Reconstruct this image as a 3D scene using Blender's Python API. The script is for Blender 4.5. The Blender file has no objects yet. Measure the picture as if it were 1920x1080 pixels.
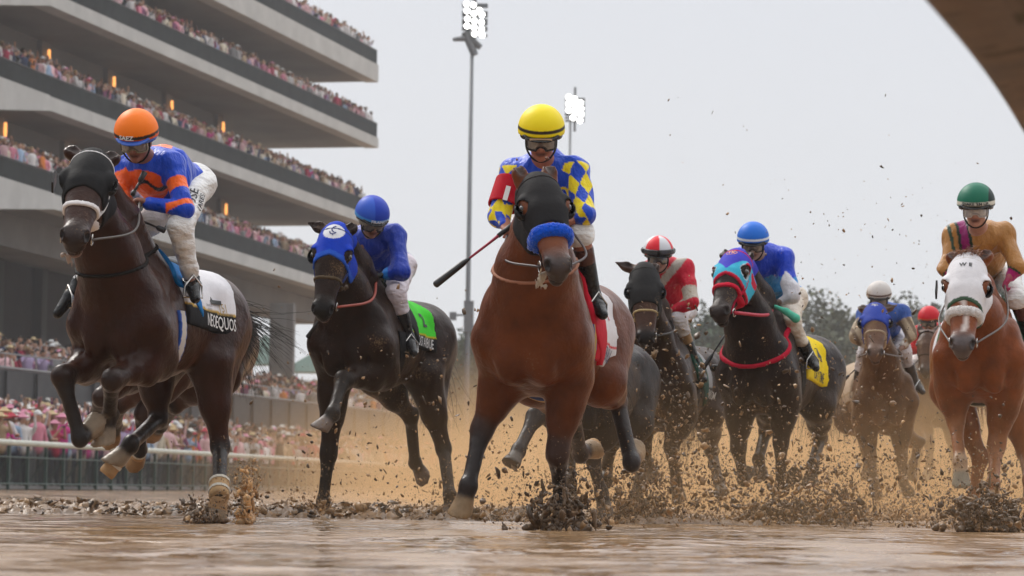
import bpy, bmesh, math, random
import numpy as np
from mathutils import Matrix, Vector
random.seed(7)
RNG = np.random.default_rng(11)
SC = bpy.context.scene
COL = SC.collection
# ------------------------------------------------------------------ camera
W0, H0 = 1920.0, 1080.0
FPX = 5333.0
CAMH = 0.22
PITCH = math.radians(4.02)
ROLL = math.radians(0.86)
cp, sp = math.cos(PITCH), math.sin(PITCH)
cr, sr = math.cos(ROLL), math.sin(ROLL)
FWD = np.array([0, cp, sp])
UP0 = np.array([0, -sp, cp])
RT0 = np.array([1.0, 0, 0])
RT = RT0 * cr + UP0 * sr
UPV = UP0 * cr - RT0 * sr
CAM = np.array([0, 0, CAMH])
cam_d = bpy.data.cameras.new('camera')
cam = bpy.data.objects.new('camera', cam_d)
COL.objects.link(cam)
cam.matrix_world = Matrix(((RT[0], UPV[0], -FWD[0], CAM[0]), (RT[1], UPV[1], -FWD[1], CAM[1]), (RT[2], UPV[2], -FWD[2], CAM[2]), (0, 0, 0, 1)))
cam_d.sensor_width = 36
cam_d.lens = FPX / W0 * 36
cam_d.clip_start = 0.1
cam_d.clip_end = 3000
cam_d.dof.use_dof = True
cam_d.dof.focus_distance = 16.5
cam_d.dof.aperture_fstop = 5.6
SC.camera = cam
# ------------------------------------------------------------------ sky, sun, exposure
wd = bpy.data.worlds.new('World')
SC.world = wd
wd.use_nodes = True
nt = wd.node_tree
nt.nodes.clear()
wo = nt.nodes.new('ShaderNodeOutputWorld')
bg = nt.nodes.new('ShaderNodeBackground')
sky = nt.nodes.new('ShaderNodeTexSky')
sky.sky_type = 'NISHITA'
sky.sun_disc = False
sky.sun_elevation = math.radians(44)
sky.sun_rotation = math.radians(-36)
sky.dust_density = 6
mixs = nt.nodes.new('ShaderNodeMix')
mixs.data_type = 'RGBA'
mixs.inputs[0].default_value = 0.93
tc = nt.nodes.new('ShaderNodeTexCoord')
sx = nt.nodes.new('ShaderNodeSeparateXYZ')
rmp = nt.nodes.new('ShaderNodeValToRGB')
rmp.color_ramp.elements[0].position = 0.0
rmp.color_ramp.elements[0].color = (8.0, 8.25, 8.55, 1)
rmp.color_ramp.elements[1].position = 0.26
rmp.color_ramp.elements[1].color = (7.6, 7.9, 8.6, 1)
zen = rmp.color_ramp.elements.new(0.75)
zen.color = (23.0, 23.0, 23.2, 1)
nz = nt.nodes.new('ShaderNodeTexNoise')
nz.inputs['Scale'].default_value = 2.2
nz.inputs['Detail'].default_value = 4
mr = nt.nodes.new('ShaderNodeMapRange')
mr.inputs['To Min'].default_value = 0.93
mr.inputs['To Max'].default_value = 1.06
ml = nt.nodes.new('ShaderNodeVectorMath')
ml.operation = 'SCALE'
L = nt.links.new
L(tc.outputs['Generated'], sx.inputs[0])
L(sx.outputs['Z'], rmp.inputs[0])
L(tc.outputs['Generated'], nz.inputs['Vector'])
L(nz.outputs[0], mr.inputs['Value'])
L(rmp.outputs[0], ml.inputs[0])
mb = nt.nodes.new('ShaderNodeMapRange')   # unseen sky behind the camera dimmed, to darken front faces and keep rims bright
mb.interpolation_type = 'SMOOTHSTEP'
mb.inputs['From Min'].default_value = -.7
mb.inputs['From Max'].default_value = .75
mb.inputs['To Min'].default_value = .52
mb.inputs['To Max'].default_value = 1.0
mm = nt.nodes.new('ShaderNodeMath')
mm.operation = 'MULTIPLY'
L(sx.outputs['Y'], mb.inputs['Value'])
L(mb.outputs[0], mm.inputs[0])
L(mr.outputs[0], mm.inputs[1])
L(mm.outputs[0], ml.inputs['Scale'])
L(sky.outputs[0], mixs.inputs[6])
L(ml.outputs[0], mixs.inputs[7])
L(mixs.outputs[2], bg.inputs[0])
bg.inputs[1].default_value = 0.1
L(bg.outputs[0], wo.inputs[0])
sun_d = bpy.data.lights.new('sun', 'SUN')
sun = bpy.data.objects.new('sun', sun_d)
COL.objects.link(sun)
sun_d.energy = 1.5
sun_d.angle = math.radians(14)
sun_d.color = (1, .95, .88)
sun.rotation_euler = (math.radians(46), 0, math.radians(216))
SC.view_settings.view_transform = 'Standard'
SC.view_settings.look = 'None'
SC.view_settings.exposure = 0.0
SC.view_settings.gamma = 1
SC.cycles.volume_step_rate = 4
SC.cycles.volume_max_steps = 64
SC.cycles.max_bounces = 6
SC.cycles.volume_bounces = 1
SC.cycles.transparent_max_bounces = 12

def at(px, py, d):
    """world point on the view ray of full-size pixel px,py at distance y = d"""
    v = FWD + RT * ((px - W0 / 2) / FPX) - UPV * ((py - H0 / 2) / FPX)
    return CAM + v * (d / v[1])
def atz(px, py, z):
    v = FWD + RT * ((px - W0 / 2) / FPX) - UPV * ((py - H0 / 2) / FPX)
    return CAM + v * ((z - CAMH) / v[2])
def ray(px, py):
    v = FWD + RT * ((px - W0 / 2) / FPX) - UPV * ((py - H0 / 2) / FPX)
    return v / np.linalg.norm(v)
def nrm(v):
    v = np.asarray(v, float)
    return v / (np.linalg.norm(v) + 1e-12)
# ------------------------------------------------------------------ materials
def srgb(r, g, b):
    f = lambda c: (c / 255 / 12.92) if c / 255 <= .04045 else ((c / 255 + .055) / 1.055) ** 2.4
    return (f(r), f(g), f(b))
MATS = {}
def mat(name, col=None, rough=.6, spec=.5, metal=0, noise=None, nscale=8, bump=0, bscale=40, vcol=False, coat=0, mud=0, mudscale=30,
        mudcol=(.30, .2, .11), emit=None, estr=0, bstretch=None, alpha=1, sheen=0, trans=0, detail=5, stint=None, bump2=0, bscale2=80):
    if name in MATS: return MATS[name]
    m = bpy.data.materials.new(name)
    MATS[name] = m
    m.use_nodes = True
    t = m.node_tree
    b = t.nodes['Principled BSDF']
    N = t.nodes.new
    K = t.links.new
    b.inputs['Roughness'].default_value = rough
    b.inputs['Specular IOR Level'].default_value = spec
    b.inputs['Metallic'].default_value = metal
    b.inputs['Coat Weight'].default_value = coat
    b.inputs['Coat Roughness'].default_value = .25
    b.inputs['Alpha'].default_value = alpha
    b.inputs['Sheen Weight'].default_value = sheen
    b.inputs['Sheen Roughness'].default_value = .35
    if stint: b.inputs['Sheen Tint'].default_value = (*stint, 1)
    b.inputs['Transmission Weight'].default_value = trans
    co = N('ShaderNodeTexCoord').outputs['Object']
    if bstretch:
        mp = N('ShaderNodeMapping')
        mp.inputs['Scale'].default_value = bstretch
        K(co, mp.inputs[0])
        cob = mp.outputs[0]
    else: cob = co
    if vcol:
        a = N('ShaderNodeAttribute')
        a.attribute_name = 'Col'
        src = a.outputs['Color']
    else:
        a = N('ShaderNodeRGB')
        a.outputs[0].default_value = (*col, 1)
        src = a.outputs[0]
    if noise:
        nn = N('ShaderNodeTexNoise')
        nn.inputs['Scale'].default_value = nscale
        nn.inputs['Detail'].default_value = detail
        nn.inputs['Roughness'].default_value = .6
        K(co, nn.inputs['Vector'])
        r = N('ShaderNodeMapRange')
        r.inputs['From Min'].default_value = .3
        r.inputs['From Max'].default_value = .7
        r.inputs['To Min'].default_value = 1 - noise
        r.inputs['To Max'].default_value = 1 + noise
        K(nn.outputs[0], r.inputs['Value'])
        s = N('ShaderNodeVectorMath')
        s.operation = 'SCALE'
        K(src, s.inputs[0])
        K(r.outputs[0], s.inputs['Scale'])
        src = s.outputs[0]
    if mud:
        n1 = N('ShaderNodeTexNoise')
        n1.inputs['Scale'].default_value = mudscale
        n1.inputs['Detail'].default_value = 6
        n1.inputs['Roughness'].default_value = .75
        K(co, n1.inputs['Vector'])
        n2 = N('ShaderNodeTexNoise')
        n2.inputs['Scale'].default_value = 3
        n2.inputs['Detail'].default_value = 3
        K(co, n2.inputs['Vector'])
        ad = N('ShaderNodeMath')
        ad.operation = 'ADD'
        K(n1.outputs[0], ad.inputs[0])
        K(n2.outputs[0], ad.inputs[1])
        r = N('ShaderNodeMapRange')
        r.inputs['From Min'].default_value = 1.28 - mud * .4
        r.inputs['From Max'].default_value = 1.42 - mud * .4
        K(ad.outputs[0], r.inputs['Value'])
        mx = N('ShaderNodeMix')
        mx.data_type = 'RGBA'
        K(r.outputs[0], mx.inputs[0])
        K(src, mx.inputs[6])
        mx.inputs[7].default_value = (*mudcol, 1)
        src = mx.outputs[2]
        r2 = N('ShaderNodeMapRange')
        r2.inputs['To Min'].default_value = rough
        r2.inputs['To Max'].default_value = .75
        K(r.outputs[0], r2.inputs['Value'])
        K(r2.outputs[0], b.inputs['Roughness'])
    K(src, b.inputs['Base Color'])
    if bump:
        n3 = N('ShaderNodeTexNoise')
        n3.inputs['Scale'].default_value = bscale
        n3.inputs['Detail'].default_value = detail
        K(cob, n3.inputs['Vector'])
        bp = N('ShaderNodeBump')
        bp.inputs['Strength'].default_value = 1.0
        bp.inputs['Distance'].default_value = bump
        K(n3.outputs[0], bp.inputs['Height'])
        nm = bp.outputs[0]
        if bump2:
            n5 = N('ShaderNodeTexNoise')
            n5.inputs['Scale'].default_value = bscale2
            n5.inputs['Detail'].default_value = 5
            K(co, n5.inputs['Vector'])
            b5 = N('ShaderNodeBump')
            b5.inputs['Distance'].default_value = bump2
            K(n5.outputs[0], b5.inputs['Height'])
            K(nm, b5.inputs['Normal'])
            nm = b5.outputs[0]
        K(nm, b.inputs['Normal'])
    if emit:
        b.inputs['Emission Color'].default_value = (*emit, 1)
        b.inputs['Emission Strength'].default_value = estr
    return m
# ------------------------------------------------------------------ object helpers
def tag(o, label=None, cat=None, group=None, kind=None):
    if label: o['label'] = label
    if cat: o['category'] = cat
    if group: o['group'] = group
    if kind: o['kind'] = kind
    return o
def empty(name, loc, rotz=0, label=None, cat=None, group=None):
    o = bpy.data.objects.new(name, None)
    COL.objects.link(o)
    o.location = tuple(loc)
    o.rotation_euler = (0, 0, rotz)
    o.empty_display_size = .2
    return tag(o, label, cat, group)
def mesh(name, V, F, m, parent=None, colors=None, smooth=True, mids=None):
    me = bpy.data.meshes.new(name)
    V = np.asarray(V, np.float32)
    if isinstance(F, np.ndarray) and len(F):
        k = F.shape[1]
        me.vertices.add(len(V))
        me.vertices.foreach_set('co', V.ravel())
        me.loops.add(F.size)
        me.loops.foreach_set('vertex_index', F.astype(np.int32).ravel())
        me.polygons.add(len(F))
        me.polygons.foreach_set('loop_start', np.arange(0, F.size, k, dtype=np.int32))
        me.update(calc_edges=True)
    else:
        me.from_pydata([tuple(map(float, v)) for v in V], [], [tuple(map(int, f)) for f in F])
    for x in (m if isinstance(m, (list, tuple)) else [m]): me.materials.append(x)
    if colors is not None:
        ca = me.color_attributes.new('Col', 'FLOAT_COLOR', 'POINT')
        c = np.ones((len(V), 4), np.float32)
        c[:, :3] = colors
        ca.data.foreach_set('color', c.ravel())
    if mids is not None: me.polygons.foreach_set('material_index', np.asarray(mids, np.int32))
    if smooth: me.polygons.foreach_set('use_smooth', np.ones(len(me.polygons), bool))
    me.update()
    me.validate()
    o = bpy.data.objects.new(name, me)
    COL.objects.link(o)
    if parent is not None: o.parent = parent
    return o
class MB:
    """collects boxes, tubes, prisms into one mesh"""
    def __init__(s): s.V, s.F, s.M = [], [], []
    def add(s, V, F, mi=0):
        n = len(s.V)
        s.V += [tuple(v) for v in V]
        s.F += [tuple(n + i for i in f) for f in F]
        s.M += [mi] * len(F)
        return s
    def box(s, c, size, ax=None, mi=0):
        ax = np.eye(3) if ax is None else np.asarray(ax)
        c = np.asarray(c, float)
        P = [c + ax[0] * (i * size[0] / 2) + ax[1] * (j * size[1] / 2) + ax[2] * (k * size[2] / 2) for i in (-1, 1) for j in (-1, 1) for k in (-1, 1)]
        return s.add(P, [(0, 1, 3, 2), (4, 6, 7, 5), (0, 4, 5, 1), (2, 3, 7, 6), (0, 2, 6, 4), (1, 5, 7, 3)], mi)
    def hexa(s, P, mi=0):  # P: 4 bottom, 4 top
        return s.add(P, [(3, 2, 1, 0), (4, 5, 6, 7), (0, 1, 5, 4), (1, 2, 6, 5), (2, 3, 7, 6), (3, 0, 4, 7)], mi)
    def tube(s, pts, r, n=8, mi=0, cap=True):
        pts = [np.asarray(p, float) for p in pts]
        rr = r if isinstance(r, (list, tuple, np.ndarray)) else [r] * len(pts)
        V, F = [], []
        ref = None
        for i, p in enumerate(pts):
            d = nrm(pts[min(i + 1, len(pts) - 1)] - pts[max(i - 1, 0)])
            if ref is None: ref = np.array([0, 0, 1.]) if abs(d[2]) < .9 else np.array([1., 0, 0])
            a = nrm(np.cross(d, ref))
            b = np.cross(d, a)
            ref = -b if False else ref
            for k in range(n):
                t = 2 * math.pi * k / n
                V.append(p + rr[i] * (a * math.cos(t) + b * math.sin(t)))
        for i in range(len(pts) - 1):
            for k in range(n):
                k2 = (k + 1) % n
                F.append((i * n + k, i * n + k2, (i + 1) * n + k2, (i + 1) * n + k))
        if cap:
            F.append(tuple(range(n))[::-1])
            F.append(tuple((len(pts) - 1) * n + k for k in range(n)))
        return s.add(V, F, mi)
    def build(s, name, m, parent=None, smooth=False, colors=None, offset=None):
        V = np.array(s.V)
        if offset is not None: V = V - np.asarray(offset)
        return mesh(name, V, s.F, m, parent, colors=colors, smooth=smooth, mids=s.M)
def spline(P, n=8):
    P = [np.asarray(p, float) for p in P]
    Q = [2 * P[0] - P[1]] + P + [2 * P[-1] - P[-2]]
    out = []
    for i in range(1, len(Q) - 2):
        for k in range(n):
            t = k / n
            a, b, c, d = Q[i - 1], Q[i], Q[i + 1], Q[i + 2]
            out.append(.5 * ((2 * b) + (c - a) * t + (2 * a - 5 * b + 4 * c - d) * t * t + (3 * b - a - 3 * c + d) * t ** 3))
    out.append(P[-1])
    return out
# ------------------------------------------------------------------ distance-field modelling
class SDF:
    def __init__(s, lo, hi, h):
        s.lo = np.asarray(lo, float)
        s.h = h
        s.n = np.ceil((np.asarray(hi) - s.lo) / h).astype(int) + 1
        s.D = np.full(s.n, 9.0, np.float32)
        s.C = np.zeros((*s.n, 3), np.float32)
    def _win(s, lo, hi):
        i0 = np.clip(np.floor((lo - s.lo) / s.h).astype(int), 0, s.n - 1)
        i1 = np.clip(np.ceil((hi - s.lo) / s.h).astype(int) + 1, 1, s.n)
        if np.any(i1 <= i0): return None
        sl = tuple(slice(a, b) for a, b in zip(i0, i1))
        ax = [(s.lo[k] + np.arange(i0[k], i1[k]) * s.h).astype(np.float32) for k in range(3)]
        X, Y, Z = np.meshgrid(*ax, indexing='ij', sparse=True)
        return sl, X, Y, Z
    def _merge(s, sl, d2, col, k, sub=False):
        d = s.D[sl]
        if sub:
            h = np.clip(.5 - .5 * (d + d2) / k, 0, 1)
            s.D[sl] = d + (-d2 - d) * h + k * h * (1 - h)
        else:
            h = np.clip(.5 + .5 * (d - d2) / k, 0, 1)
            s.D[sl] = d + (d2 - d) * h - k * h * (1 - h)
        if col is not None:
            if sub: h = np.clip(1 - (d2) / .012, 0, 1)
            c = s.C[sl]
            s.C[sl] = c + (np.asarray(col, np.float32) - c) * h[..., None]
    def cone(s, a, b, ra, rb, col=(.1, .1, .1), k=.04):
        a, b = np.asarray(a, float), np.asarray(b, float)
        m = max(ra, rb) + k + .05
        w = s._win(np.minimum(a, b) - m, np.maximum(a, b) + m)
        if w is None: return
        sl, X, Y, Z = w
        ba = b - a
        L2 = max(ba @ ba, 1e-9)
        px, py, pz = X - a[0], Y - a[1], Z - a[2]
        t = np.clip((px * ba[0] + py * ba[1] + pz * ba[2]) / L2, 0, 1)
        d2 = np.sqrt((px - t * ba[0]) ** 2 + (py - t * ba[1]) ** 2 + (pz - t * ba[2]) ** 2) - (ra + (rb - ra) * t)
        s._merge(sl, d2, col, k)
    def ell(s, c, r, col=(.1, .1, .1), k=.04, ax=None, sub=False):
        c, r = np.asarray(c, float), np.asarray(r, float)
        ax = np.eye(3) if ax is None else np.asarray(ax)
        m = max(r) + k + .05
        w = s._win(c - m, c + m)
        if w is None: return
        sl, X, Y, Z = w
        px, py, pz = X - c[0], Y - c[1], Z - c[2]
        q = [(px * ax[i][0] + py * ax[i][1] + pz * ax[i][2]) for i in range(3)]
        k0 = np.sqrt(sum((q[i] / r[i]) ** 2 for i in range(3)))
        k1 = np.sqrt(sum((q[i] / r[i] ** 2) ** 2 for i in range(3))) + 1e-6
        s._merge(sl, k0 * (k0 - 1) / k1, col, k, sub)
    def sample(s, P, A=None):
        A = s.D if A is None else A
        g = (np.asarray(P) - s.lo) / s.h
        i = np.clip(np.floor(g).astype(int), 0, s.n - 2)
        f = np.clip(g - i, 0, 1)
        out = 0
        for a in (0, 1):
            for b in (0, 1):
                for c in (0, 1):
                    w = (f[:, 0] if a else 1 - f[:, 0]) * (f[:, 1] if b else 1 - f[:, 1]) * (f[:, 2] if c else 1 - f[:, 2])
                    v = A[i[:, 0] + a, i[:, 1] + b, i[:, 2] + c]
                    out = out + (w[:, None] * v if v.ndim > 1 else w * v)
        return out
    def nets(s, D=None):
        D = s.D if D is None else D
        S = D < 0
        c = np.zeros(tuple(np.array(D.shape) - 1), np.int8)
        for a in (0, 1):
            for b in (0, 1):
                for e in (0, 1):
                    c += S[a:S.shape[0] - 1 + a, b:S.shape[1] - 1 + b, e:S.shape[2] - 1 + e]
        act = (c > 0) & (c < 8)
        idx = np.argwhere(act)
        if len(idx) == 0: return np.zeros((0, 3)), np.zeros((0, 4), int)
        ids = np.full(act.shape, -1, np.int32)
        ids[act] = np.arange(len(idx))
        P = np.zeros((len(idx), 3))
        cnt = np.zeros(len(idx))
        cor = [np.array(q) for q in ((0, 0, 0), (1, 0, 0), (0, 1, 0), (1, 1, 0), (0, 0, 1), (1, 0, 1), (0, 1, 1), (1, 1, 1))]
        for p in range(8):
            for q in range(p + 1, 8):
                if np.abs(cor[p] - cor[q]).sum() != 1: continue
                A, B = idx + cor[p], idx + cor[q]
                da, db = D[tuple(A.T)], D[tuple(B.T)]
                m = (da < 0) != (db < 0)
                t = da[m] / (da[m] - db[m])
                P[m] += A[m] + t[:, None] * (cor[q] - cor[p])
                cnt[m] += 1
        V = s.lo + P / cnt[:, None] * s.h
        Fs = []
        for ax in range(3):
            u, v = (ax + 1) % 3, (ax + 2) % 3
            sa = [slice(None)] * 3
            sb = [slice(None)] * 3
            sa[ax] = slice(0, -1)
            sb[ax] = slice(1, None)
            A, B = S[tuple(sa)], S[tuple(sb)]
            e = np.argwhere(A != B)
            e = e[(e[:, u] > 0) & (e[:, v] > 0) & (e[:, u] < D.shape[u] - 1) & (e[:, v] < D.shape[v] - 1)]
            du, dv = np.zeros(3, int), np.zeros(3, int)
            du[u] = 1
            dv[v] = 1
            q = np.stack([ids[tuple((e - du - dv).T)], ids[tuple((e - dv).T)], ids[tuple(e.T)], ids[tuple((e - du).T)]], 1)
            fl = ~A[tuple(e.T)]
            q[fl] = q[fl][:, ::-1]
            Fs.append(q)
        F = np.concatenate(Fs)
        return V, F
    def build(s, name, m, parent=None, D=None, col=None, relax=1, jit=None):
        V, F = s.nets(D)
        if len(V) == 0: return None
        if relax:  # one light smoothing pass hides the lattice
            for _ in range(relax):
                acc = np.zeros_like(V)
                n = np.zeros(len(V))
                for a, b in ((0, 1), (1, 2), (2, 3), (3, 0)):
                    np.add.at(acc, F[:, a], V[F[:, b]])
                    np.add.at(acc, F[:, b], V[F[:, a]])
                    np.add.at(n, F[:, a], 1)
                    np.add.at(n, F[:, b], 1)
                V = V * .5 + .5 * acc / n[:, None]
        if col is None: c = s.sample(V, s.C)
        elif callable(col): c = col(V)
        else: c = np.tile(np.asarray(col, float), (len(V), 1))
        if jit is not None: V = V + jit(V)
        return mesh(name, V, F, m, parent, colors=c)
    def grid(s):
        ax = [(s.lo[k] + np.arange(s.n[k]) * s.h).astype(np.float32) for k in range(3)]
        return np.meshgrid(*ax, indexing='ij', sparse=True)
def text_mesh(txt, size, bold=0.0, shear=0.0, narrow=1.0):
    c = bpy.data.curves.new('lettering', 'FONT')
    c.body = txt
    c.size = size
    c.align_x = 'CENTER'
    c.align_y = 'CENTER'
    c.offset = bold
    c.resolution_u = 2
    c.fill_mode = 'FRONT'
    o = bpy.data.objects.new('lettering', c)
    COL.objects.link(o)
    bpy.context.view_layer.update()
    me = bpy.data.meshes.new_from_object(o.evaluated_get(bpy.context.evaluated_depsgraph_get()))
    bpy.data.objects.remove(o)
    bm = bmesh.new()
    bm.from_mesh(me)
    bmesh.ops.triangulate(bm, faces=bm.faces)
    V = np.array([(v.co.x * narrow + shear * v.co.y, v.co.y) for v in bm.verts])
    F = [tuple(v.index for v in f.verts) for f in bm.faces]
    bm.free()
    return V, F
def decal(name, V2, F, org, ux, uy, nr, fld, D, m, parent, off=.004, far=.5, thick=None):
    """lay flat artwork on a modelled surface: slide each vertex along -nr until it meets the surface"""
    ux, uy, nr = nrm(ux), nrm(uy), nrm(nr)
    P = np.asarray(org) + np.outer(V2[:, 0], ux) + np.outer(V2[:, 1], uy) + nr * (far * .5)
    done = np.zeros(len(P), bool)
    for _ in range(400):
        d = fld.sample(P, D) - off
        done |= d < .0008
        step = np.where(done, 0, np.clip(d * .7, .0004, .02))
        P = P - nr * step[:, None]
        if done.all(): break
    return mesh(name, P, F, m, parent, smooth=False)
# ------------------------------------------------------------------ the setting
def mud_material():
    m = bpy.data.materials.new('wet_mud')
    m.use_nodes = True
    t = m.node_tree
    b = t.nodes['Principled BSDF']
    N, K = t.nodes.new, t.links.new
    co = N('ShaderNodeTexCoord').outputs['Object']
    def noise(scale, det, rough=.6, vec=co):
        n = N('ShaderNodeTexNoise')
        n.inputs['Scale'].default_value = scale
        n.inputs['Detail'].default_value = det
        n.inputs['Roughness'].default_value = rough
        K(vec, n.inputs['Vector'])
        return n.outputs[0]
    mp = N('ShaderNodeMapping')
    mp.inputs['Scale'].default_value = (1.0, .55, 1)
    K(co, mp.inputs[0])
    n1 = noise(1.1, 6, .62, mp.outputs[0])
    n2 = noise(14, 6)
    n3 = noise(70, 4)
    r = N('ShaderNodeMapRange')
    r.inputs['From Min'].default_value = .38
    r.inputs['From Max'].default_value = .52
    K(n1, r.inputs['Value'])
    cr_ = N('ShaderNodeValToRGB')
    cr_.color_ramp.elements[0].color = (.20, .112, .052, 1)
    cr_.color_ramp.elements[1].color = (.40, .255, .135, 1)
    K(n2, cr_.inputs[0])
    K(cr_.outputs[0], b.inputs['Base Color'])
    rr = N('ShaderNodeMapRange')
    rr.inputs['To Min'].default_value = .30
    rr.inputs['To Max'].default_value = .07
    K(r.outputs[0], rr.inputs['Value'])
    K(rr.outputs[0], b.inputs['Roughness'])
    b.inputs['Specular IOR Level'].default_value = .7
    inv = N('ShaderNodeMath')
    inv.operation = 'SUBTRACT'
    inv.inputs[0].default_value = 1.15
    K(r.outputs[0], inv.inputs[1])
    ad = N('ShaderNodeMath')
    ad.operation = 'MULTIPLY_ADD'
    K(n3, ad.inputs[0])
    ad.inputs[1].default_value = .25
    K(n2, ad.inputs[2])
    mu = N('ShaderNodeMath')
    mu.operation = 'MULTIPLY'
    K(ad.outputs[0], mu.inputs[0])
    K(inv.outputs[0], mu.inputs[1])
    bp = N('ShaderNodeBump')
    bp.inputs['Distance'].default_value = .010
    K(mu.outputs[0], bp.inputs['Height'])
    mp2 = N('ShaderNodeMapping')
    mp2.inputs['Scale'].default_value = (1.0, 1.0, 1)
    K(co, mp2.inputs[0])
    n4 = noise(3.6, 3, .5, mp2.outputs[0])
    b2 = N('ShaderNodeBump')
    b2.inputs['Distance'].default_value = .075
    K(n4, b2.inputs['Height'])
    K(bp.outputs[0], b2.inputs['Normal'])
    K(b2.outputs[0], b.inputs['Normal'])
    return m
M_MUD = mud_material()
# one sheet of ground to the horizon, finely divided near the lens with real low ripples
def ground_sheet():
    ys = np.concatenate([np.arange(-6, 3, 1.0), np.arange(3, 14, .07), np.arange(14, 34, .12), np.geomspace(34, 2500, 60)])
    V, F = [], []
    nx = 221
    for y in ys:
        hw = 6 + max(y, 0) * .45 if y < 60 else 33 + (y - 60) * 1.3
        xs = np.linspace(-hw, hw, nx)
        V.append(np.stack([xs, np.full(nx, y), np.zeros(nx)], 1))
    V = np.concatenate(V)
    x, y = V[:, 0], V[:, 1]
    z = .006 * np.sin(3.1 * y + 1.3 * np.sin(.9 * x)) + .004 * np.sin(7.3 * y + 2.1 * x) + .003 * np.sin(11.7 * y - 3.7 * x + 1.1 * np.sin(2.3 * x))
    z *= np.clip((y - 1) / 3, 0, 1) * np.clip((60 - y) / 25, 0, 1)
    V[:, 2] = z - .008
    ny = len(ys)
    i, j = np.meshgrid(np.arange(ny - 1), np.arange(nx - 1), indexing='ij')
    a = (i * nx + j).ravel()
    F = np.stack([a, a + 1, a + nx + 1, a + nx], 1)
    tag(mesh('ground', V, F, M_MUD), kind='structure')
ground_sheet()

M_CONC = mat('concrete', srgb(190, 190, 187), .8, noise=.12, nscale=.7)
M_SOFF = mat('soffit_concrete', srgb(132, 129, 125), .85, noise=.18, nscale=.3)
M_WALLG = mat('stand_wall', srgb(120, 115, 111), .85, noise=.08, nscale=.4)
M_DARK = mat('dark_steel', (.025, .028, .028), .5)
M_GLASS = mat('balustrade_glass', (.012, .016, .016), .6, .1, noise=.6, nscale=1.1)
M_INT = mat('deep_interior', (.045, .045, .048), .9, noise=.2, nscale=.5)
M_LAMP = mat('sconce_glow', (1, .6, .3), .5, emit=(1, .42, .10), estr=1.6)
STAND = empty('grandstand', (-20, 120, 0), 0, 'grey concrete grandstand with four packed balconies rising at the left', 'grandstand')
STO = np.array([-20, 120, 0.])
DIRV = nrm([.219, 1, 0])
INW = np.array([-DIRV[1], DIRV[0], 0])   # away from the track
CROWD_SPOTS = []   # (x, y, z, rowkind)
def slab_line(pa, pb, d):
    """pa near pixel, pb far pixel of a level edge; far end at distance d"""
    B = at(*pb, d)
    A = atz(*pa, B[2])
    return A, B
def pix_(p):
    q = p - CAM
    return 960 + FPX * (q @ RT) / (q @ FWD)
def plev(A, B, t): return A + (B - A) * t
levels = [((477, 0), (710, 122), 1.15, 3.6, 712), ((130, 0), (710, 259), .66, 3.6, 712), ((93, 180), (700, 406), .66, 3.4, 700), ((95, 362), (690, 548), .66, 2.8, 690)]
sl, so, wl, gl, rl = MB(), MB(), MB(), MB(), MB()
lamps = []
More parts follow.
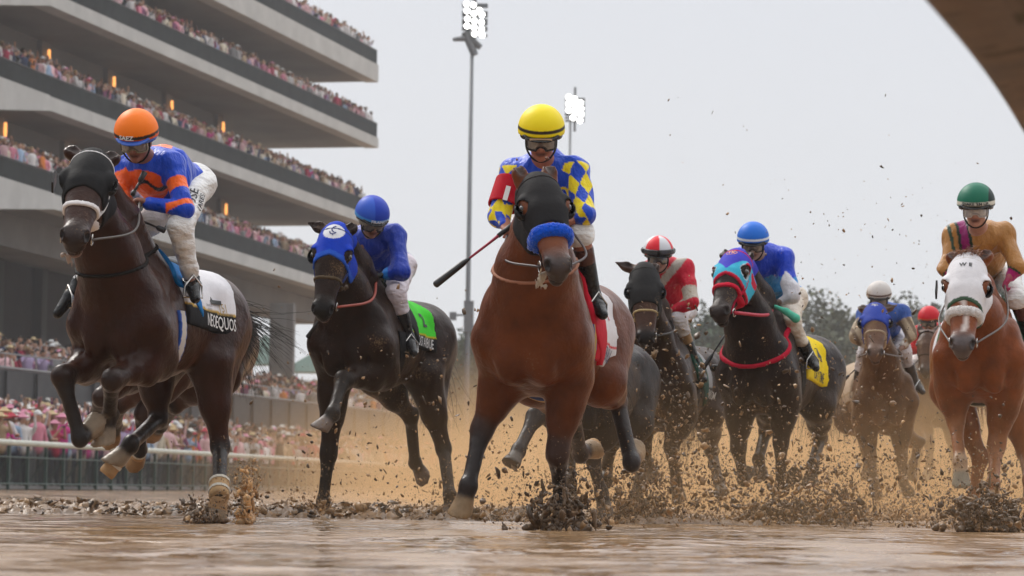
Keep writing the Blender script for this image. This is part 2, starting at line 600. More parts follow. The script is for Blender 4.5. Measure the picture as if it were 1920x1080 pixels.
for li, (pa, pb, th, dep, _) in enumerate(levels):
    A, B = slab_line(pa, pb, 186)
    dv = nrm((B - A) * [1, 1, 0])
    inn = np.array([-dv[1], dv[0], 0])
    near_t = -((A[1] - 62) / (B[1] - A[1]))
    A2 = plev(A, B, near_t) if li != 99 else A
    u = np.array([0, 0, 1.])
    D0 = 13.0 if li < 3 else 15.0
    P = [A2, B, B + inn * .9, A2 + inn * .9]
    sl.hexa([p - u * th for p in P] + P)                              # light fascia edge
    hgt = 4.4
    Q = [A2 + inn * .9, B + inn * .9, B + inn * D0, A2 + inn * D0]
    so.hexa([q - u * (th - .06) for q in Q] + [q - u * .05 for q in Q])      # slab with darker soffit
    # glass balustrade and handrail
    g0, g1 = A2 + inn * .12, B + inn * .12
    G = [g0, g1, g1 + inn * .03, g0 + inn * .03]
    gl.hexa([g + u * .003 for g in G] + [g + u * .92 for g in G])
    rl.tube([g0 + u * .96, g1 + u * .96], .035, 6)
    Lh = np.linalg.norm(B - A2)
    for k in range(int(Lh / 1.5) + 1):
        p = g0 + dv * (k * 1.5) + inn * .07
        rl.box(p + u * .48, (.05, .05, .95), (dv, inn, u))
    rl.box(B + inn * 2.2 + u * .8, (.05, 4, .05), (dv, inn, u))
    if li != 0 or True:
        # back wall of the level, set in 4.6 m less at the far end
        w0, w1 = A2 + inn * 5.4, B + inn * 5.4 - dv * 15.5
        Wq = [w0, w1, w1 + inn * .4, w0 + inn * .4]
        hh = [3.9, 4.9, 4.6, 4.5][li] if li else 6
        wl.hexa([w - u * .1 for w in Wq] + [w + u * hh for w in Wq])
        n = int(np.linalg.norm(w1 - w0) / 9.5)
        for k in range(n + 1):
            p = w1 - dv * (1.2 + 9.5 * k) - inn * .12
            wl.box(p + u * (hh / 2), (1.1, .24, hh * .98), (dv, inn, u))
            lamps.append((p - inn * .30 + u * 3.65, dv, inn))
            wl.box(p + dv * 5 + u * 3.45, (6.4, .12, .22), (dv, inn, u), 1)
    # audience rows
    nrow = 6
    for r_ in range(nrow):
        sp_ = .46
        n = int(Lh / sp_)
        for k in range(n):
            if random.random() < .04: continue
            p = g0 + dv * (k * sp_ + random.uniform(-.15, .15)) + inn * (.40 + r_ * .72 + random.uniform(-.15, .15)) + u * (.03 + .25 * r_)
            CROWD_SPOTS.append((p[0], p[1], p[2] - .04, 0))
    # tiered step under the audience
    for r_ in range(1, nrow):
        p0, p1 = g0 + inn * (.1 + r_ * .72), g1 + inn * (.1 + r_ * .72)
        q = [p0, p1, p1 + inn * .72, p0 + inn * .72]
        so.hexa([a - u * .04 for a in q] + [a + u * (.25 * r_ - .03) for a in q])
    # the nearer stretch deepens into a wedge-shaped haunch
    if li in (1, 2, 3):
        xb, yb = {1: (93, 5), 2: (93, 200), 3: (100, 390)}[li]
        tt = np.linspace(near_t, 1, 400)
        pxs = [pix_(plev(A, B, q)) for q in tt]
        i_f = int(np.argmin([abs(q - xb) for q in pxs]))
        i_n = int(np.argmin([abs(q + 260) for q in pxs]))
        fp, np_ = plev(A, B, tt[i_f]), plev(A, B, tt[i_n])
        zn = at(-260, yb, np_[1])[2]
        zf = fp[2] - th - .02
        o_ = -inn * .03
        sl.hexa([np.array([*(np_ + o_)[:2], zn]), np.array([*(fp + o_)[:2], zf]), np.array([*(fp + inn * 1.2)[:2], zf]), np.array([*(np_ + inn * 1.2)[:2], zn]),
                 np_ + o_ + u * .03, fp + o_ + u * .03, fp + inn * 1.2 + u * .03, np_ + inn * 1.2 + u * .03])
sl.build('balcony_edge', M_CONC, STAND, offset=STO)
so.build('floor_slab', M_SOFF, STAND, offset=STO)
wl.build('rear_wall', [M_WALLG, M_DARK], STAND, offset=STO)
gl.build('glass_balustrade', M_GLASS, STAND, offset=STO)
rl.build('handrail', M_DARK, STAND, offset=STO)
for p, dv, inn in lamps[:]:
    pz = p
    if abs((pz[0] / pz[1]) * FPX + 960) > 2600 or pz[0] / pz[1] * FPX + 960 < -30: continue
    b = MB()
    b.tube([pz - [0, 0, .45], pz + [0, 0, .12]], [.04, .09], 8, 0)
    b.tube([pz + [0, 0, .12], pz + [0, 0, .5]], [.08, .07], 8, 0)
    o = b.build('wall_sconce', M_LAMP, STAND, offset=STO)
# deep transfer beam, column and dark concourse under the lowest balcony
A4, B4 = slab_line(*levels[3][:2], 186)
dv4 = nrm((B4 - A4) * [1, 1, 0])
in4 = np.array([-dv4[1], dv4[0], 0])
u = np.array([0, 0, 1.])
bm_ = MB()
zb = at(540, 568, 165)[2]
p0, p1 = A4 - dv4 * 60 + in4 * 3, B4 + in4 * 3
P = [p0, p1, p1 + in4 * 2.2, p0 + in4 * 2.2]
bm_.hexa([np.array([*q[:2], zb]) for q in P] + [q - u * .62 for q in P])
bm_.build('transfer_beam', M_SOFF, STAND, offset=STO)
cb = MB()
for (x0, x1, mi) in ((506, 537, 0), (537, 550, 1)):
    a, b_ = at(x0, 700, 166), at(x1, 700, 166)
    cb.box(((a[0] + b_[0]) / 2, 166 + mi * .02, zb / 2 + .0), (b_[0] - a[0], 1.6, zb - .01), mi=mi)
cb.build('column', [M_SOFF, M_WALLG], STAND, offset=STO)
cb = MB()
a, b_ = at(655, 700, 190), at(672, 700, 190)
cb.box(((a[0] + b_[0]) / 2, 190, zb / 2), (b_[0] - a[0], 1.6, zb - .01), mi=0)
cb.build('column', M_SOFF, STAND, offset=STO)
ib = MB()
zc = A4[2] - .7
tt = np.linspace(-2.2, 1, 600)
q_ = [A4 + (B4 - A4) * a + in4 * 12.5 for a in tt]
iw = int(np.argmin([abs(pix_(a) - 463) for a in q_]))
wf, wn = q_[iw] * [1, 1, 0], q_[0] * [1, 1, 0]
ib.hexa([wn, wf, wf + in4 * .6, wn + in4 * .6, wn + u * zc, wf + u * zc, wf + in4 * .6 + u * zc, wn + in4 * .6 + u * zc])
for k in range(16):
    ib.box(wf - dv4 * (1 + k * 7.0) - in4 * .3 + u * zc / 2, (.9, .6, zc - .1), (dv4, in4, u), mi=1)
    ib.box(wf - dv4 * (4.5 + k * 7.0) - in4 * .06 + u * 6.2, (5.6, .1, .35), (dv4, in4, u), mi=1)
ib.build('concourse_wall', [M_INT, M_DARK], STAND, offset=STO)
# box-seat terrace in front of the stand
TER = empty('box_terrace', (-15, 95, 0), 0, 'dark fronted box seat terrace between the rail crowd and grandstand', 'terrace')
TO = np.array([-15, 95, 0.])
def terr(D): return np.array([960 * 0 + (2128 - 191500 / D - 960) / FPX * D, D, 0])
t0, t1 = terr(60), terr(150)
td = nrm(t1 - t0)
ti = np.array([-td[1], td[0], 0])
fb = MB()
Z0, Z1 = 2.55, 3.75
P = [t0, t1, t1 + ti * .3, t0 + ti * .3]
fb.hexa([p + u * Z0 for p in P] + [p + u * Z1 for p in P])
P = [t0 + ti * 2.5, t1 + ti * 2.5, t1 + ti * 3, t0 + ti * 3]
fb.hexa([p for p in P] + [p + u * (Z0 + .5) for p in P])
for k in range(34):
    p = t0 + td * (k * 2.6) - ti * .06
    fb.box(p + u * ((Z0 + Z1) / 2), (.09, .08, Z1 - Z0 - .1), (td, ti, u))
fb.build('terrace_front', mat('terrace_panel', (.035, .036, .038), .6, noise=.3, nscale=2), TER, offset=TO)
cb = MB()
cb.tube([t0 + u * 3.8, t1 + u * 3.8], .05, 6)
cb.tube([t0 + u * 4.25, t1 + u * 4.25], .03, 6)
for k in range(34):
    p = t0 + td * (k * 2.6)
    cb.tube([p + u * 3.75, p + u * 4.25], .025, 5)
cb.build('handrail', mat('grey_rail', (.2, .2, .2), .5), TER, offset=TO)
st = MB()
for r_ in range(8):
    p0, p1 = t0 + ti * (.3 + .9 * r_), t1 + ti * (.3 + .9 * r_)
    q = [p0, p1, p1 + ti * .9, p0 + ti * .9]
    z = Z1 - 1.0 + r_ * .17
    st.hexa([a + u * (z - .5) for a in q] + [a + u * z for a in q])
    n = int(np.linalg.norm(t1 - t0) / .55)
    for k in range(n):
        if random.random() < .12: continue
        p = p0 + td * (k * .55 + random.uniform(-.15, .15)) + ti * random.uniform(.2, .7)
        CROWD_SPOTS.append((p[0], p[1], z, 0))
st.build('seating_step', M_SOFF, TER, offset=TO)
# apron between the fence and the terrace
def fen(D): return np.array([(1676 - 112000 / D - 960) / FPX * D, D, 0])
F0, F1 = fen(48), fen(172)
fd = nrm(F1 - F0)
fi = np.array([-fd[1], fd[0], 0])
ap = MB()
e0, e1 = t0 + ti * 2.4, t1 + ti * 2.4
ap.add([F0 + fi * .4 + u * .01, F1 + fi * .4 + u * .01, e1 + u * 1.35, e0 + u * 1.35], [(0, 1, 2, 3)])
tag(ap.build('apron', mat('apron_paving', (.2, .19, .18), .8, noise=.2, nscale=2)), kind='structure')
D = 50.0
n0 = len(CROWD_SPOTS)
while D < 168:
    a = fen(D)
    wdt = 0
    k = 0
    while True:
        off = .75 + k * .62
        p = a + fi * off
        tD = 0
        # distance from terrace line
        dist = (p - t0) @ ti
        if dist > 2.0 or off > 16: break
        full = max((a - t0) @ (-ti), .5) + 2.4
        zz = 1.35 * off / full
        if random.random() > .07:
            CROWD_SPOTS.append((p[0] + random.uniform(-.13, .13), p[1] + random.uniform(-.2, .2), zz + .01, 1))
        k += 1
    D += .50 if D < 110 else .62
# the outer rail of the track
FEN = empty('track_fence', (F0[0], F0[1], 0), 0, 'white topped track rail on green posts in front of the standing crowd', 'fence')
FO = np.array([F0[0], F0[1], 0])
b = MB()
cv = [fen(d) + u * 1.12 for d in np.linspace(48, 172, 30)]
b.tube(cv, .075, 10)
b.build('top_rail', mat('rail_white', srgb(190, 192, 180), .5, noise=.15, nscale=3), FEN, smooth=True, offset=FO)
b = MB()
for z in (.78, .14):
    b.tube([fen(d) + u * z + fi * .06 for d in np.linspace(48, 172, 20)], .022, 6)
b.build('lower_rail', mat('fence_green', srgb(38, 66, 58), .5), FEN, offset=FO)
m_p = mat('fence_green', None)
Dd = 50.0
nposts = 0
while Dd < 172 and nposts < 95:
    p = fen(Dd) + fi * .08
    b = MB()
    b.box(p + u * .53, (.07, .07, 1.04), (fd, fi, u))
    b.tube([p + u * .8 + fd * .03, p + fi * .55 + u * .02 + fd * .03], .025, 5)
    b.build('post', m_p, FEN, offset=FO)
    Dd += 1.5
    nposts += 1
b = MB()
for k in range(1):
    q = [fen(48) + fi * .14, fen(172) + fi * .14, fen(172) + fi * .15, fen(48) + fi * .15]
    b.hexa([a + u * .16 for a in q] + [a + u * .76 for a in q])
b.build('mesh_panel', mat('fence_screen', (.012, .02, .018), .5, .1, alpha=.35), FEN, offset=FO)
# floodlight masts
M_STEEL = mat('galvanised_steel', srgb(125, 128, 132), .45, metal=.3, noise=.1, nscale=4)
M_FLOOD = mat('flood_lens', (1, 1, 1), .3, emit=(1, .99, .94), estr=6)
def mast(px, pytop, pyb, D, label, lamps_px, wtop, wbot, extras=True):
    base = at(px[1], 900, D) * [1, 1, 0]
    T = empty('floodlight_mast', base, 0, label, 'floodlight', 'floodlight masts beyond the track')
    zt = at(px[0], pytop, D)[2]
    b = MB()
    b.tube([(0, 0, 0), (0, 0, zt * .25), (0, 0, zt)], [wbot / FPX * D / 2.5, wbot / FPX * D / 2.6, wtop / FPX * D / 2.7], 12)
    b.build('pole', M_STEEL, T, smooth=True)
    f = MB()
    ls = [at(x, y, D) - base - [0, .5, 0] for x, y in lamps_px]
    xs = [l[0] for l in ls]
    zs = sorted(set(round(l[2], 1) for l in ls))
    f.box((np.mean(xs), .15, np.mean(zs)), (.16, .16, max(zs) - min(zs) + 1.5))
    for z in zs: f.box((np.mean(xs), 0.02, z), (max(xs) - min(xs) + .5, .12, .12))
    f.build('lamp_frame', M_STEEL, T)
    r = 9.5 / FPX * D * .58
    for l in ls:
        h = MB()
        h.tube([l + [0, .5, .1], l + [0, .1, 0], l + [0, -.02, -.02]], [r * .4, r * .95, r], 12)
        ho = h.build('lamp_housing', M_STEEL, T, smooth=True)
        g = MB()
        g.tube([l + [0, -.03, -.02], l + [0, -.10, -.03], l + [0, -.13, -.03]], [r * .97, r * .8, r * .2], 12)
        g.build('lens', M_FLOOD, ho, smooth=True)
    if extras:
        e = MB()
        c = at(876, 78, D) - base
        e.tube([c + [-.75, 0, .1], c + [.1, 0, .2], c + [.7, 0, -.3]], [.10, .2, .16], 8)
        e.tube([c + [-.1, 0, .5], c + [.4, 0, -.7]], [.22, .2], 8)
        e.build('spotlight_bracket', M_STEEL, T)
        c = at(866, 590, D) - base
        c2 = at(853, 591, D) - base
        e = MB()
        e.tube([c + [0.3, 0, 0], c2], .06, 6)
        e.box(c2 + [-.1, 0, -.05], (.35, .4, .4))
        e.box(c + [.35, 0, -.1], (.5, .5, 1.6))
        e.build('camera_bracket', M_STEEL, T)
    return T
LP = [(875, 10), (888, 12), (899, 22), (876, 23), (889, 28), (904, 30), (877, 38), (890, 42), (903, 44), (876, 51), (889, 54), (903, 57), (890, 66), (904, 68)]
mast((880, 872), 2, 740, 145, 'tall steel floodlight mast left of the yellow helmeted jockey', LP, 9, 13)
LP2 = [(1066, 184), (1077, 187), (1088, 194), (1066, 196), (1078, 200), (1089, 205), (1066, 208), (1078, 212), (1089, 216), (1074, 222), (1087, 227)]
mast((1062, 1060), 180, 740, 190, 'farther floodlight mast behind the yellow helmeted jockey', LP2, 6, 9, False)
# distant tents
for k, (px, py, w, D, lab) in enumerate([(498, 640, 60, 240, 'small green tent roof behind the column, left of it'), (620, 655, 90, 240, 'wide grey green tent roof beyond the column, right of it')]):
    c = at(px, py, D)
    w_ = w / FPX * D
    T = empty('tent', (c[0], D, 0), 0, lab, 'tent', )
    b = MB()
    zt = c[2]
    b.add([(-w_, -2, zt - 2), (w_, -2, zt - 2), (w_, 2, zt - 2), (-w_, 2, zt - 2), (0, 0, zt + .6)], [(0, 1, 4), (1, 2, 4), (2, 3, 4), (3, 0, 4), (3, 2, 1, 0)])
    b.build('roof', mat('tent_canvas', srgb(110, 135, 125), .7, noise=.1), T)
    b = MB()
    for sx_ in (-.95, .95):
        for sy_ in (-1.8, 1.8): b.tube([(sx_ * w_, sy_, 0), (sx_ * w_, sy_, zt - 2.01)], .06, 6)
    b.build('tent_pole', M_STEEL, T)
# trees beyond the track
M_BARK = mat('bark', (.06, .045, .035), .9, noise=.3)
def tree_meshes(seed, hgt, wid, green):
    r = np.random.default_rng(seed)
    n = 13000
    ncl = 34
    cc = r.normal(size=(ncl, 3))
    cc /= np.linalg.norm(cc, axis=1)[:, None]
    cc *= (r.random(ncl) ** .4)[:, None]
    cc = cc * [wid * .42, wid * .42, hgt * .33] + [0, 0, hgt * .62]
    rad = r.uniform(.13, .24, ncl) * wid
    k = r.integers(0, ncl, n)
    d = r.normal(size=(n, 3))
    d /= np.linalg.norm(d, axis=1)[:, None]
    P = cc[k] + d * (rad[k] * r.uniform(.6, 1.05, n))[:, None]
    a = r.normal(size=(n, 3))
    a /= np.linalg.norm(a, axis=1)[:, None]
    b = np.cross(a, r.normal(size=(n, 3)))
    b /= np.linalg.norm(b, axis=1)[:, None]
    s = r.uniform(.18, .34, n)[:, None]
    V = np.stack([P - a * s, P - b * s * .6, P + a * s, P + b * s * .6], 1).reshape(-1, 3)
    F = np.arange(4 * n).reshape(-1, 4)
    g = np.asarray(green) * r.uniform(.75, 1.3, ncl)[k][:, None] * r.uniform(.8, 1.2, (n, 1))
    C = np.repeat(g, 4, 0)
    tr = MB()
    tr.tube([(0, 0, 0), (.1, 0, hgt * .3), (0, .1, hgt * .7)], [.35, .26, .08], 8)
    for q in cc[:10]: tr.tube([(0, 0, hgt * .3), (np.array([0, 0, hgt * .3]) + q) / 2 + [0, 0, .4], q], [.14, .09, .03], 5)
    return V, F, C, tr
M_LEAF = mat('leaves', None, .7, vcol=True)
TP = []
for s_ in range(4):
    V, F, C, tr = tree_meshes(40 + s_, 15, 10 + s_, (.045 + .008 * s_, .078, .035))
    cr_ = mesh('crown', V, F, M_LEAF, None, colors=C, smooth=False)
    tk = tr.build('trunk', M_BARK, None)
    TP.append((cr_, tk))
tree_px = [(742, 612, 240), (820, 600, 230), (850, 640, 210), (935, 640, 210), (1010, 640, 230), (1120, 640, 240), (1235, 640, 240), (1310, 612, 235), (1345, 600, 215), (1400, 620, 220), (1480, 620, 230), (1548, 590, 215), (1590, 598, 225), (1618, 592, 240), (1680, 610, 220), (1705, 596, 245), (1780, 600, 240), (1850, 590, 230), (1905, 596, 235)]
first = [True] * 4
for k, (px, py, D) in enumerate(tree_px):
    c, tk = TP[k % 4]
    zt = at(px, py, D)[2]
    g = at(px, 900, D)
    T = empty('tree', (g[0], D, 0), k * 1.3)
    s_ = zt / 14.6
    T.scale = (s_, s_, s_)
    if first[k % 4]: first[k % 4] = False
    else:
        c, tk = c.copy(), tk.copy()
        COL.objects.link(c)
        COL.objects.link(tk)
    c.parent = T
    tk.parent = T
    tag(T, 'hazy broadleaf tree in the far row beyond the track', 'tree', 'hazy trees beyond the track')
# curved inner rail overhead, close to the lens at top right
ic = [at(1665, -80, 4.6), at(1742, 8, 5.0), at(1812, 90, 5.5), at(1868, 165, 6.1), at(1915, 240, 6.8), at(1975, 345, 7.8), at(2080, 560, 10), at(2200, 830, 14.)]
zr = 1.07
cv = spline(ic, 6)
RL = empty('track_rail', (ic[0][0], ic[0][1], 0), 0, 'mud splashed overhead edge of the inner track rail at top right', 'rail')
RO = np.array([ic[0][0], ic[0][1], 0])
V, F = [], []
prof = [(0, 0), (.015, .02), (.05, .035), (.16, .05), (.30, .05), (.42, .03), (.46, -.02), (.44, -.05), (.40, -.02), (.30, .015), (.2, .012), (.19, -.04), (.16, -.045), (.15, .01), (.06, -.005), (.02, -.012)]
n = len(prof)
for i, p in enumerate(cv):
    d = nrm(cv[min(i + 1, len(cv) - 1)] - cv[max(i - 1, 0)])
    rgt = nrm(np.cross(d, [0, 0, 1]))
    for (a, z) in prof: V.append(p + rgt * a + np.array([0, 0, z]) - RO)
for i in range(len(cv) - 1):
    for k in range(n): F.append((i * n + k, i * n + (k + 1) % n, (i + 1) * n + (k + 1) % n, (i + 1) * n + k))
mesh('rail_cover', V, F, mat('muddy_fibreglass', srgb(84, 64, 48), .6, noise=.55, nscale=4, mud=.45, mudscale=6, mudcol=(.04, .03, .012), bump=.004, bscale=60), RL)
b = MB()
for i in (20, 30, 41):
    p = cv[min(i, len(cv) - 1)]
    d = nrm(cv[min(i + 1, len(cv) - 1)] - cv[i - 1])
    rgt = nrm(np.cross(d, [0, 0, 1]))
    b.tube(spline([p + rgt * .3 + [0, 0, .02], p + rgt * .62 + [0, 0, -.08], p + rgt * .72 + [0, 0, -.5], np.array([*(p + rgt * .72)[:2], 0])], 4), .035, 8)
b.build('rail_support', mat('muddy_steel', srgb(90, 70, 55), .5, noise=.3), RL, smooth=True, offset=RO)
# ------------------------------------------------------------------ horses
M_COAT = mat('horse_coat', None, .31, .20, bump2=.0022, bscale2=70, vcol=True, noise=.30, nscale=6, bump=.014, bscale=9, coat=.0, detail=3, mud=.12, mudscale=75, mudcol=(.20, .12, .07), sheen=.12, stint=(.75, .34, .16))
M_COATM = mat('muddy_horse_coat', None, .38, .13, bump2=.0025, bscale2=75, vcol=True, noise=.32, nscale=6, bump=.014, bscale=9, mud=.40, mudscale=80, detail=3, mudcol=(.20, .125, .065), sheen=.08, stint=(.6, .35, .2))
M_FAB = mat('tack_fabric', None, .7, .12, vcol=True, noise=.06, nscale=25, bump=.003, bscale=28)
M_FABM = mat('muddy_tack_fabric', None, .7, .14, vcol=True, noise=.08, nscale=25, bump=.003, bscale=28, mud=.14, mudscale=60)
M_FUZZ = mat('sheepskin', None, .9, .2, vcol=True, noise=.15, nscale=60, bump=.006, bscale=120, sheen=.6)
M_LEATH = mat('black_leather', (.010, .009, .009), .35, .25, noise=.3, bump=.002, bscale=80)
M_EYE = mat('eye_gloss', (.012, .006, .004), .05, .8, coat=1)
M_METAL = mat('bit_metal', (.6, .58, .55), .25, metal=1)
M_HAIRB = mat('black_hair', (.010, .008, .007), .45)
M_HAIRC = mat('chestnut_hair', (.22, .075, .025), .5)
def solve(par, px, Lb, flag='n'):
    v = ray(px[0], px[1])
    q = par - CAM
    t0_ = q @ v
    m2 = q @ q - t0_ * t0_
    if m2 >= Lb * Lb or flag == 'm':
        P = CAM + v * t0_
        if flag == 'm': return P
        return P
    s = math.sqrt(Lb * Lb - m2)
    return CAM + v * (t0_ - s if flag == 'n' else t0_ + s)
def strands(r, roots, dirs, ln, n=10, droop=.5, rad=.0022, curl=.03):
    b_V, b_F = [], []
    for p, d in zip(roots, dirs):
        l_ = ln * r.uniform(.6, 1.15)
        v = nrm(d + r.normal(size=3) * .12)
        pts = [np.array(p)]
        for k in range(n):
            v = nrm(v + np.array([0, 0, -droop / n]) + r.normal(size=3) * curl)
            pts.append(pts[-1] + v * l_ / n)
        base = len(b_V)
        for k, q in enumerate(pts):
            t = nrm(pts[min(k + 1, n)] - pts[max(k - 1, 0)])
            a = nrm(np.cross(t, [0.3, .9, .2]))
            c = np.cross(t, a)
            w = rad * (1 - .75 * k / n)
            for m in range(3):
                an = 2 * math.pi * m / 3
                b_V.append(q + (a * math.cos(an) + c * math.sin(an)) * w)
        for k in range(n):
            for m in range(3): b_F.append((base + k * 3 + m, base + k * 3 + (m + 1) % 3, base + k * 3 + 3 + (m + 1) % 3, base + k * 3 + 3 + m))
    return np.array(b_V), np.array(b_F)

def subfield(f, lo, hi, D=None):
    i0 = np.clip(np.floor((np.asarray(lo) - f.lo) / f.h).astype(int), 0, f.n - 2)
    i1 = np.clip(np.ceil((np.asarray(hi) - f.lo) / f.h).astype(int) + 1, i0 + 2, f.n)
    g = SDF.__new__(SDF)
    g.lo, g.h, g.n = f.lo + i0 * f.h, f.h, i1 - i0
    s = tuple(slice(a, b) for a, b in zip(i0, i1))
    g.D, g.C = (f.D if D is None else D)[s], f.C[s]
    return g
def band(name, f, m, P0, N, half, t, parent, col, lo=None, hi=None, extra=None):
    """a strap: the surface pushed out by t, kept only near the plane through P0 with normal N"""
    lo = f.lo if lo is None else lo
    hi = f.lo + f.n * f.h if hi is None else hi
    g = subfield(f, lo, hi)
    X, Y, Z = g.grid()
    N = nrm(N)
    pl = np.abs((X - P0[0]) * N[0] + (Y - P0[1]) * N[1] + (Z - P0[2]) * N[2]) - half
    D = np.maximum(g.D - t, pl)
    if extra is not None: D = np.maximum(D, extra(X, Y, Z))
    return g.build(name, m, parent, D=D, col=col)

def horse(S):
    yaw = math.radians(S['yaw'])
    fw = np.array([-math.sin(yaw), -math.cos(yaw), 0])
    lf = np.array([-fw[1], fw[0], 0])
    R = np.stack([fw, lf, [0, 0, 1.]])
    C = at(*S['chest'], S['d'])
    O = (C - .45 * fw) * [1, 1, 0]
    Bz = C[2] + .02
    pt = math.radians(S.get('pitch', 0))
    k_ = S.get('size', 1.0)
    def T(x, y, z): return np.array([x * math.cos(pt) - z * math.sin(pt), y, x * math.sin(pt) + z * math.cos(pt)]) * k_ + [0, 0, Bz]
    AX = np.array([[math.cos(pt), 0, math.sin(pt)], [0, 1, 0], [-math.sin(pt), 0, math.cos(pt)]])
    tl = lambda w: R @ (np.asarray(w) - O)
    tw = lambda l_: O + R.T @ np.asarray(l_)
    rz = math.atan2(fw[1], fw[0])
    H = empty('horse', O, rz, S['label'], 'horse')
    cb, cd, ch = S['coat'], S.get('dark', (.012, .010, .009)), S.get('hoof', (.16, .13, .10))
    cl_ = S.get('lower', cd)
    # joints
    Pw = at(S['poll'][0], S['poll'][1], S['d'] + S['poll'][2])
    P = tl(Pw)
    HL = .62 * S.get('headsize', 1.05)
    M = tl(solve(Pw, S['muz'], HL, S.get('hf', 'n')))
    u_ = nrm(M - P)
    tocam = R @ nrm(CAM - Pw)
    rt, upv = R @ RT, R @ UPV
    n_ = tocam + rt * S.get('look', (0, 0))[0] + upv * S.get('look', (0, 0))[1]
    n_ = nrm(n_ - (n_ @ u_) * u_)
    w_ = np.cross(n_, u_)      # to the horse's left seen from its own side
    hk = S.get('headsize', 1.05)
    def hp(s, n, w): return P + (u_ * s + n_ * n + w_ * w * 1.12) * hk
    HA = np.stack([u_, n_, w_])
    sgn = 1 if (w_ @ np.array([0, 1, 0])) > 0 else -1
    legs = {}
    for key in ('FR', 'FL', 'HR', 'HL'):
        if key not in S['legs']: continue
        js = S['legs'][key]
        sd = 1 if key[1] == 'L' else -1
        if key[0] == 'F':
            A0 = T(.50, sd * .19, -.06)
            E = T(.33, sd * .17, -.25)
            if len(js) > 3: E = tl(solve(tw(A0), js[3][:2], .3, js[3][2] if len(js[3]) > 2 else 'm'))
            Ls = [.46, .34, .15, .10]
        else:
            A0 = T(-.72, sd * .13, .08)
            E = T(-.47, sd * .19, -.22)
            if len(js) > 3: E = tl(solve(tw(A0), js[3][:2], .42, js[3][2] if len(js[3]) > 2 else 'm'))
            Ls = [.48, .42, .15, .10]
        J = [A0, E]
        for q, Lb in zip(js[:3], Ls):
            J.append(tl(solve(tw(J[-1]), q[:2], Lb, q[2] if len(q) > 2 else 'n')))
        legs[key] = J
        if S.get('dbg'): print(key, [round(float(np.linalg.norm(J[i + 1] - J[i])), 2) for i in range(len(J) - 1)], 'z', [round(float(j[2]), 2) for j in J])
    allp = [j for J in legs.values() for j in J] + [P, M, T(-1.2, 0, .2), T(.7, 0, 0), T(0, -.36, 0), T(0, .36, -.4), T(0, 0, .5)]
    lo, hi = np.min(allp, 0) - .22, np.max(allp, 0) + .22
    h = S.get('vox', .014)
    F = SDF(lo, hi, h)
    Ft = SDF(T(-1.2, -.42, -.5) - [.1, 0, .1], np.maximum(T(.9, .42, .6), P + .25) * [1, 0, 1] + [.1, .42, .1], .0125)
    Fh = SDF(np.minimum(P, M) - .26, np.maximum(P, M) + .26, S.get('hvox', .008))
    def ell(fl, c, r, col, k, a=None, **kw):
        for f in fl: f.ell(c, np.asarray(r) * k_, col, k, AX if a is None else a, **kw)
    def cone(fl, a, b, ra, rb, col, k):
        for f in fl: f.cone(a, b, ra * k_, rb * k_, col, k)
    BT = (F, Ft)
    ell(BT, T(0, 0, .0), (.58, .275, .35), cb, .08)
    ell(BT, T(.33, 0, .0), (.28, .245, .345), cb, .08)
    ell(BT, T(-.42, 0, .04), (.42, .25, .28), cb, .08)
    cone(BT, T(.28, 0, .30), T(-.25, 0, .255), .085, .085, cb, .10)
    for s in (1, -1):
        ell(BT, T(-.74, s * .12, .05), (.34, .175, .29), cb, .07)
        ell(BT, T(-.98, s * .11, .0), (.13, .12, .22), cb, .06)
        ell(BT, T(-.52, s * .17, .20), (.12, .08, .08), cb, .06)
        cone(BT, T(.24, s * .11, .24), T(.50, s * .18, -.04), .10, .115, cb, .05)
        ell(BT, T(.36, s * .215, -.10), (.16, .09, .19), cb, .03)
        ell(BT, T(-.60, s * .235, -.02), (.20, .07, .20), cb, .03)
        ell(BT, T(.565, s * .092, -.13), (.115, .10, .17), cb, .018)
        ell(BT, T(.50, s * .20, .02), (.12, .075, .20), cb, .02)
    ell(BT, T(-.70, 0, .17), (.38, .20, .20), cb, .07)
    for s in (1, -1):   # groove between breast and forearm, rib hollow behind the elbow
        for f in BT: f.ell(T(.60, s * .175, -.20), np.array([.05, .02, .14]) * k_, None, .03, AX, sub=True)
    cone(BT, T(-.95, 0, .24), T(-1.1, 0, .2), .10, .05, cb, .06)
    # head
    HB = (F, Fh)
    hc = S.get('head', cb)
    
    mz = S.get('muzzle', cd)
    def hell(c, r, col, k, **kw):
        for f in HB: f.ell(c, np.asarray(r) * hk, col, k, HA, **kw)
    def hcone(a, b, ra, rb, col, k):
        for f in HB: f.cone(a, b, ra * hk, rb * hk, col, k)
    hell(hp(.09, -.01, 0), (.14, .095, .098), hc, .05)
    hell(hp(.18, .02, 0), (.14, .072, .098), hc, .04)
    hcone(hp(.24, .018, .028), hp(.50, -.004, .018), .060, .040, hc, .04)
    hcone(hp(.24, .018, -.028), hp(.50, -.004, -.018), .060, .040, hc, .04)
    for s in (1, -1):
        hell(hp(.22, -.085, s * .052), (.125, .095, .040), hc, .03)
        hell(hp(.185, .030, s * .088), (.050, .034, .026), hc, .02)
        hcone(hp(.26, -.02, s * .078), hp(.40, -.022, s * .05), .014, .010, hc, .015)
    hcone(hp(.26, -.11, 0), hp(.50, -.062, 0), .052, .034, hc, .04)
    hell(hp(.535, -.012, 0), (.075, .058, .060), mz, .03)
    hell(hp(.565, -.05, 0), (.045, .036, .046), mz, .02)
    hell(hp(.55, -.085, 0), (.045, .026, .036), S.get('chin', mz), .015)
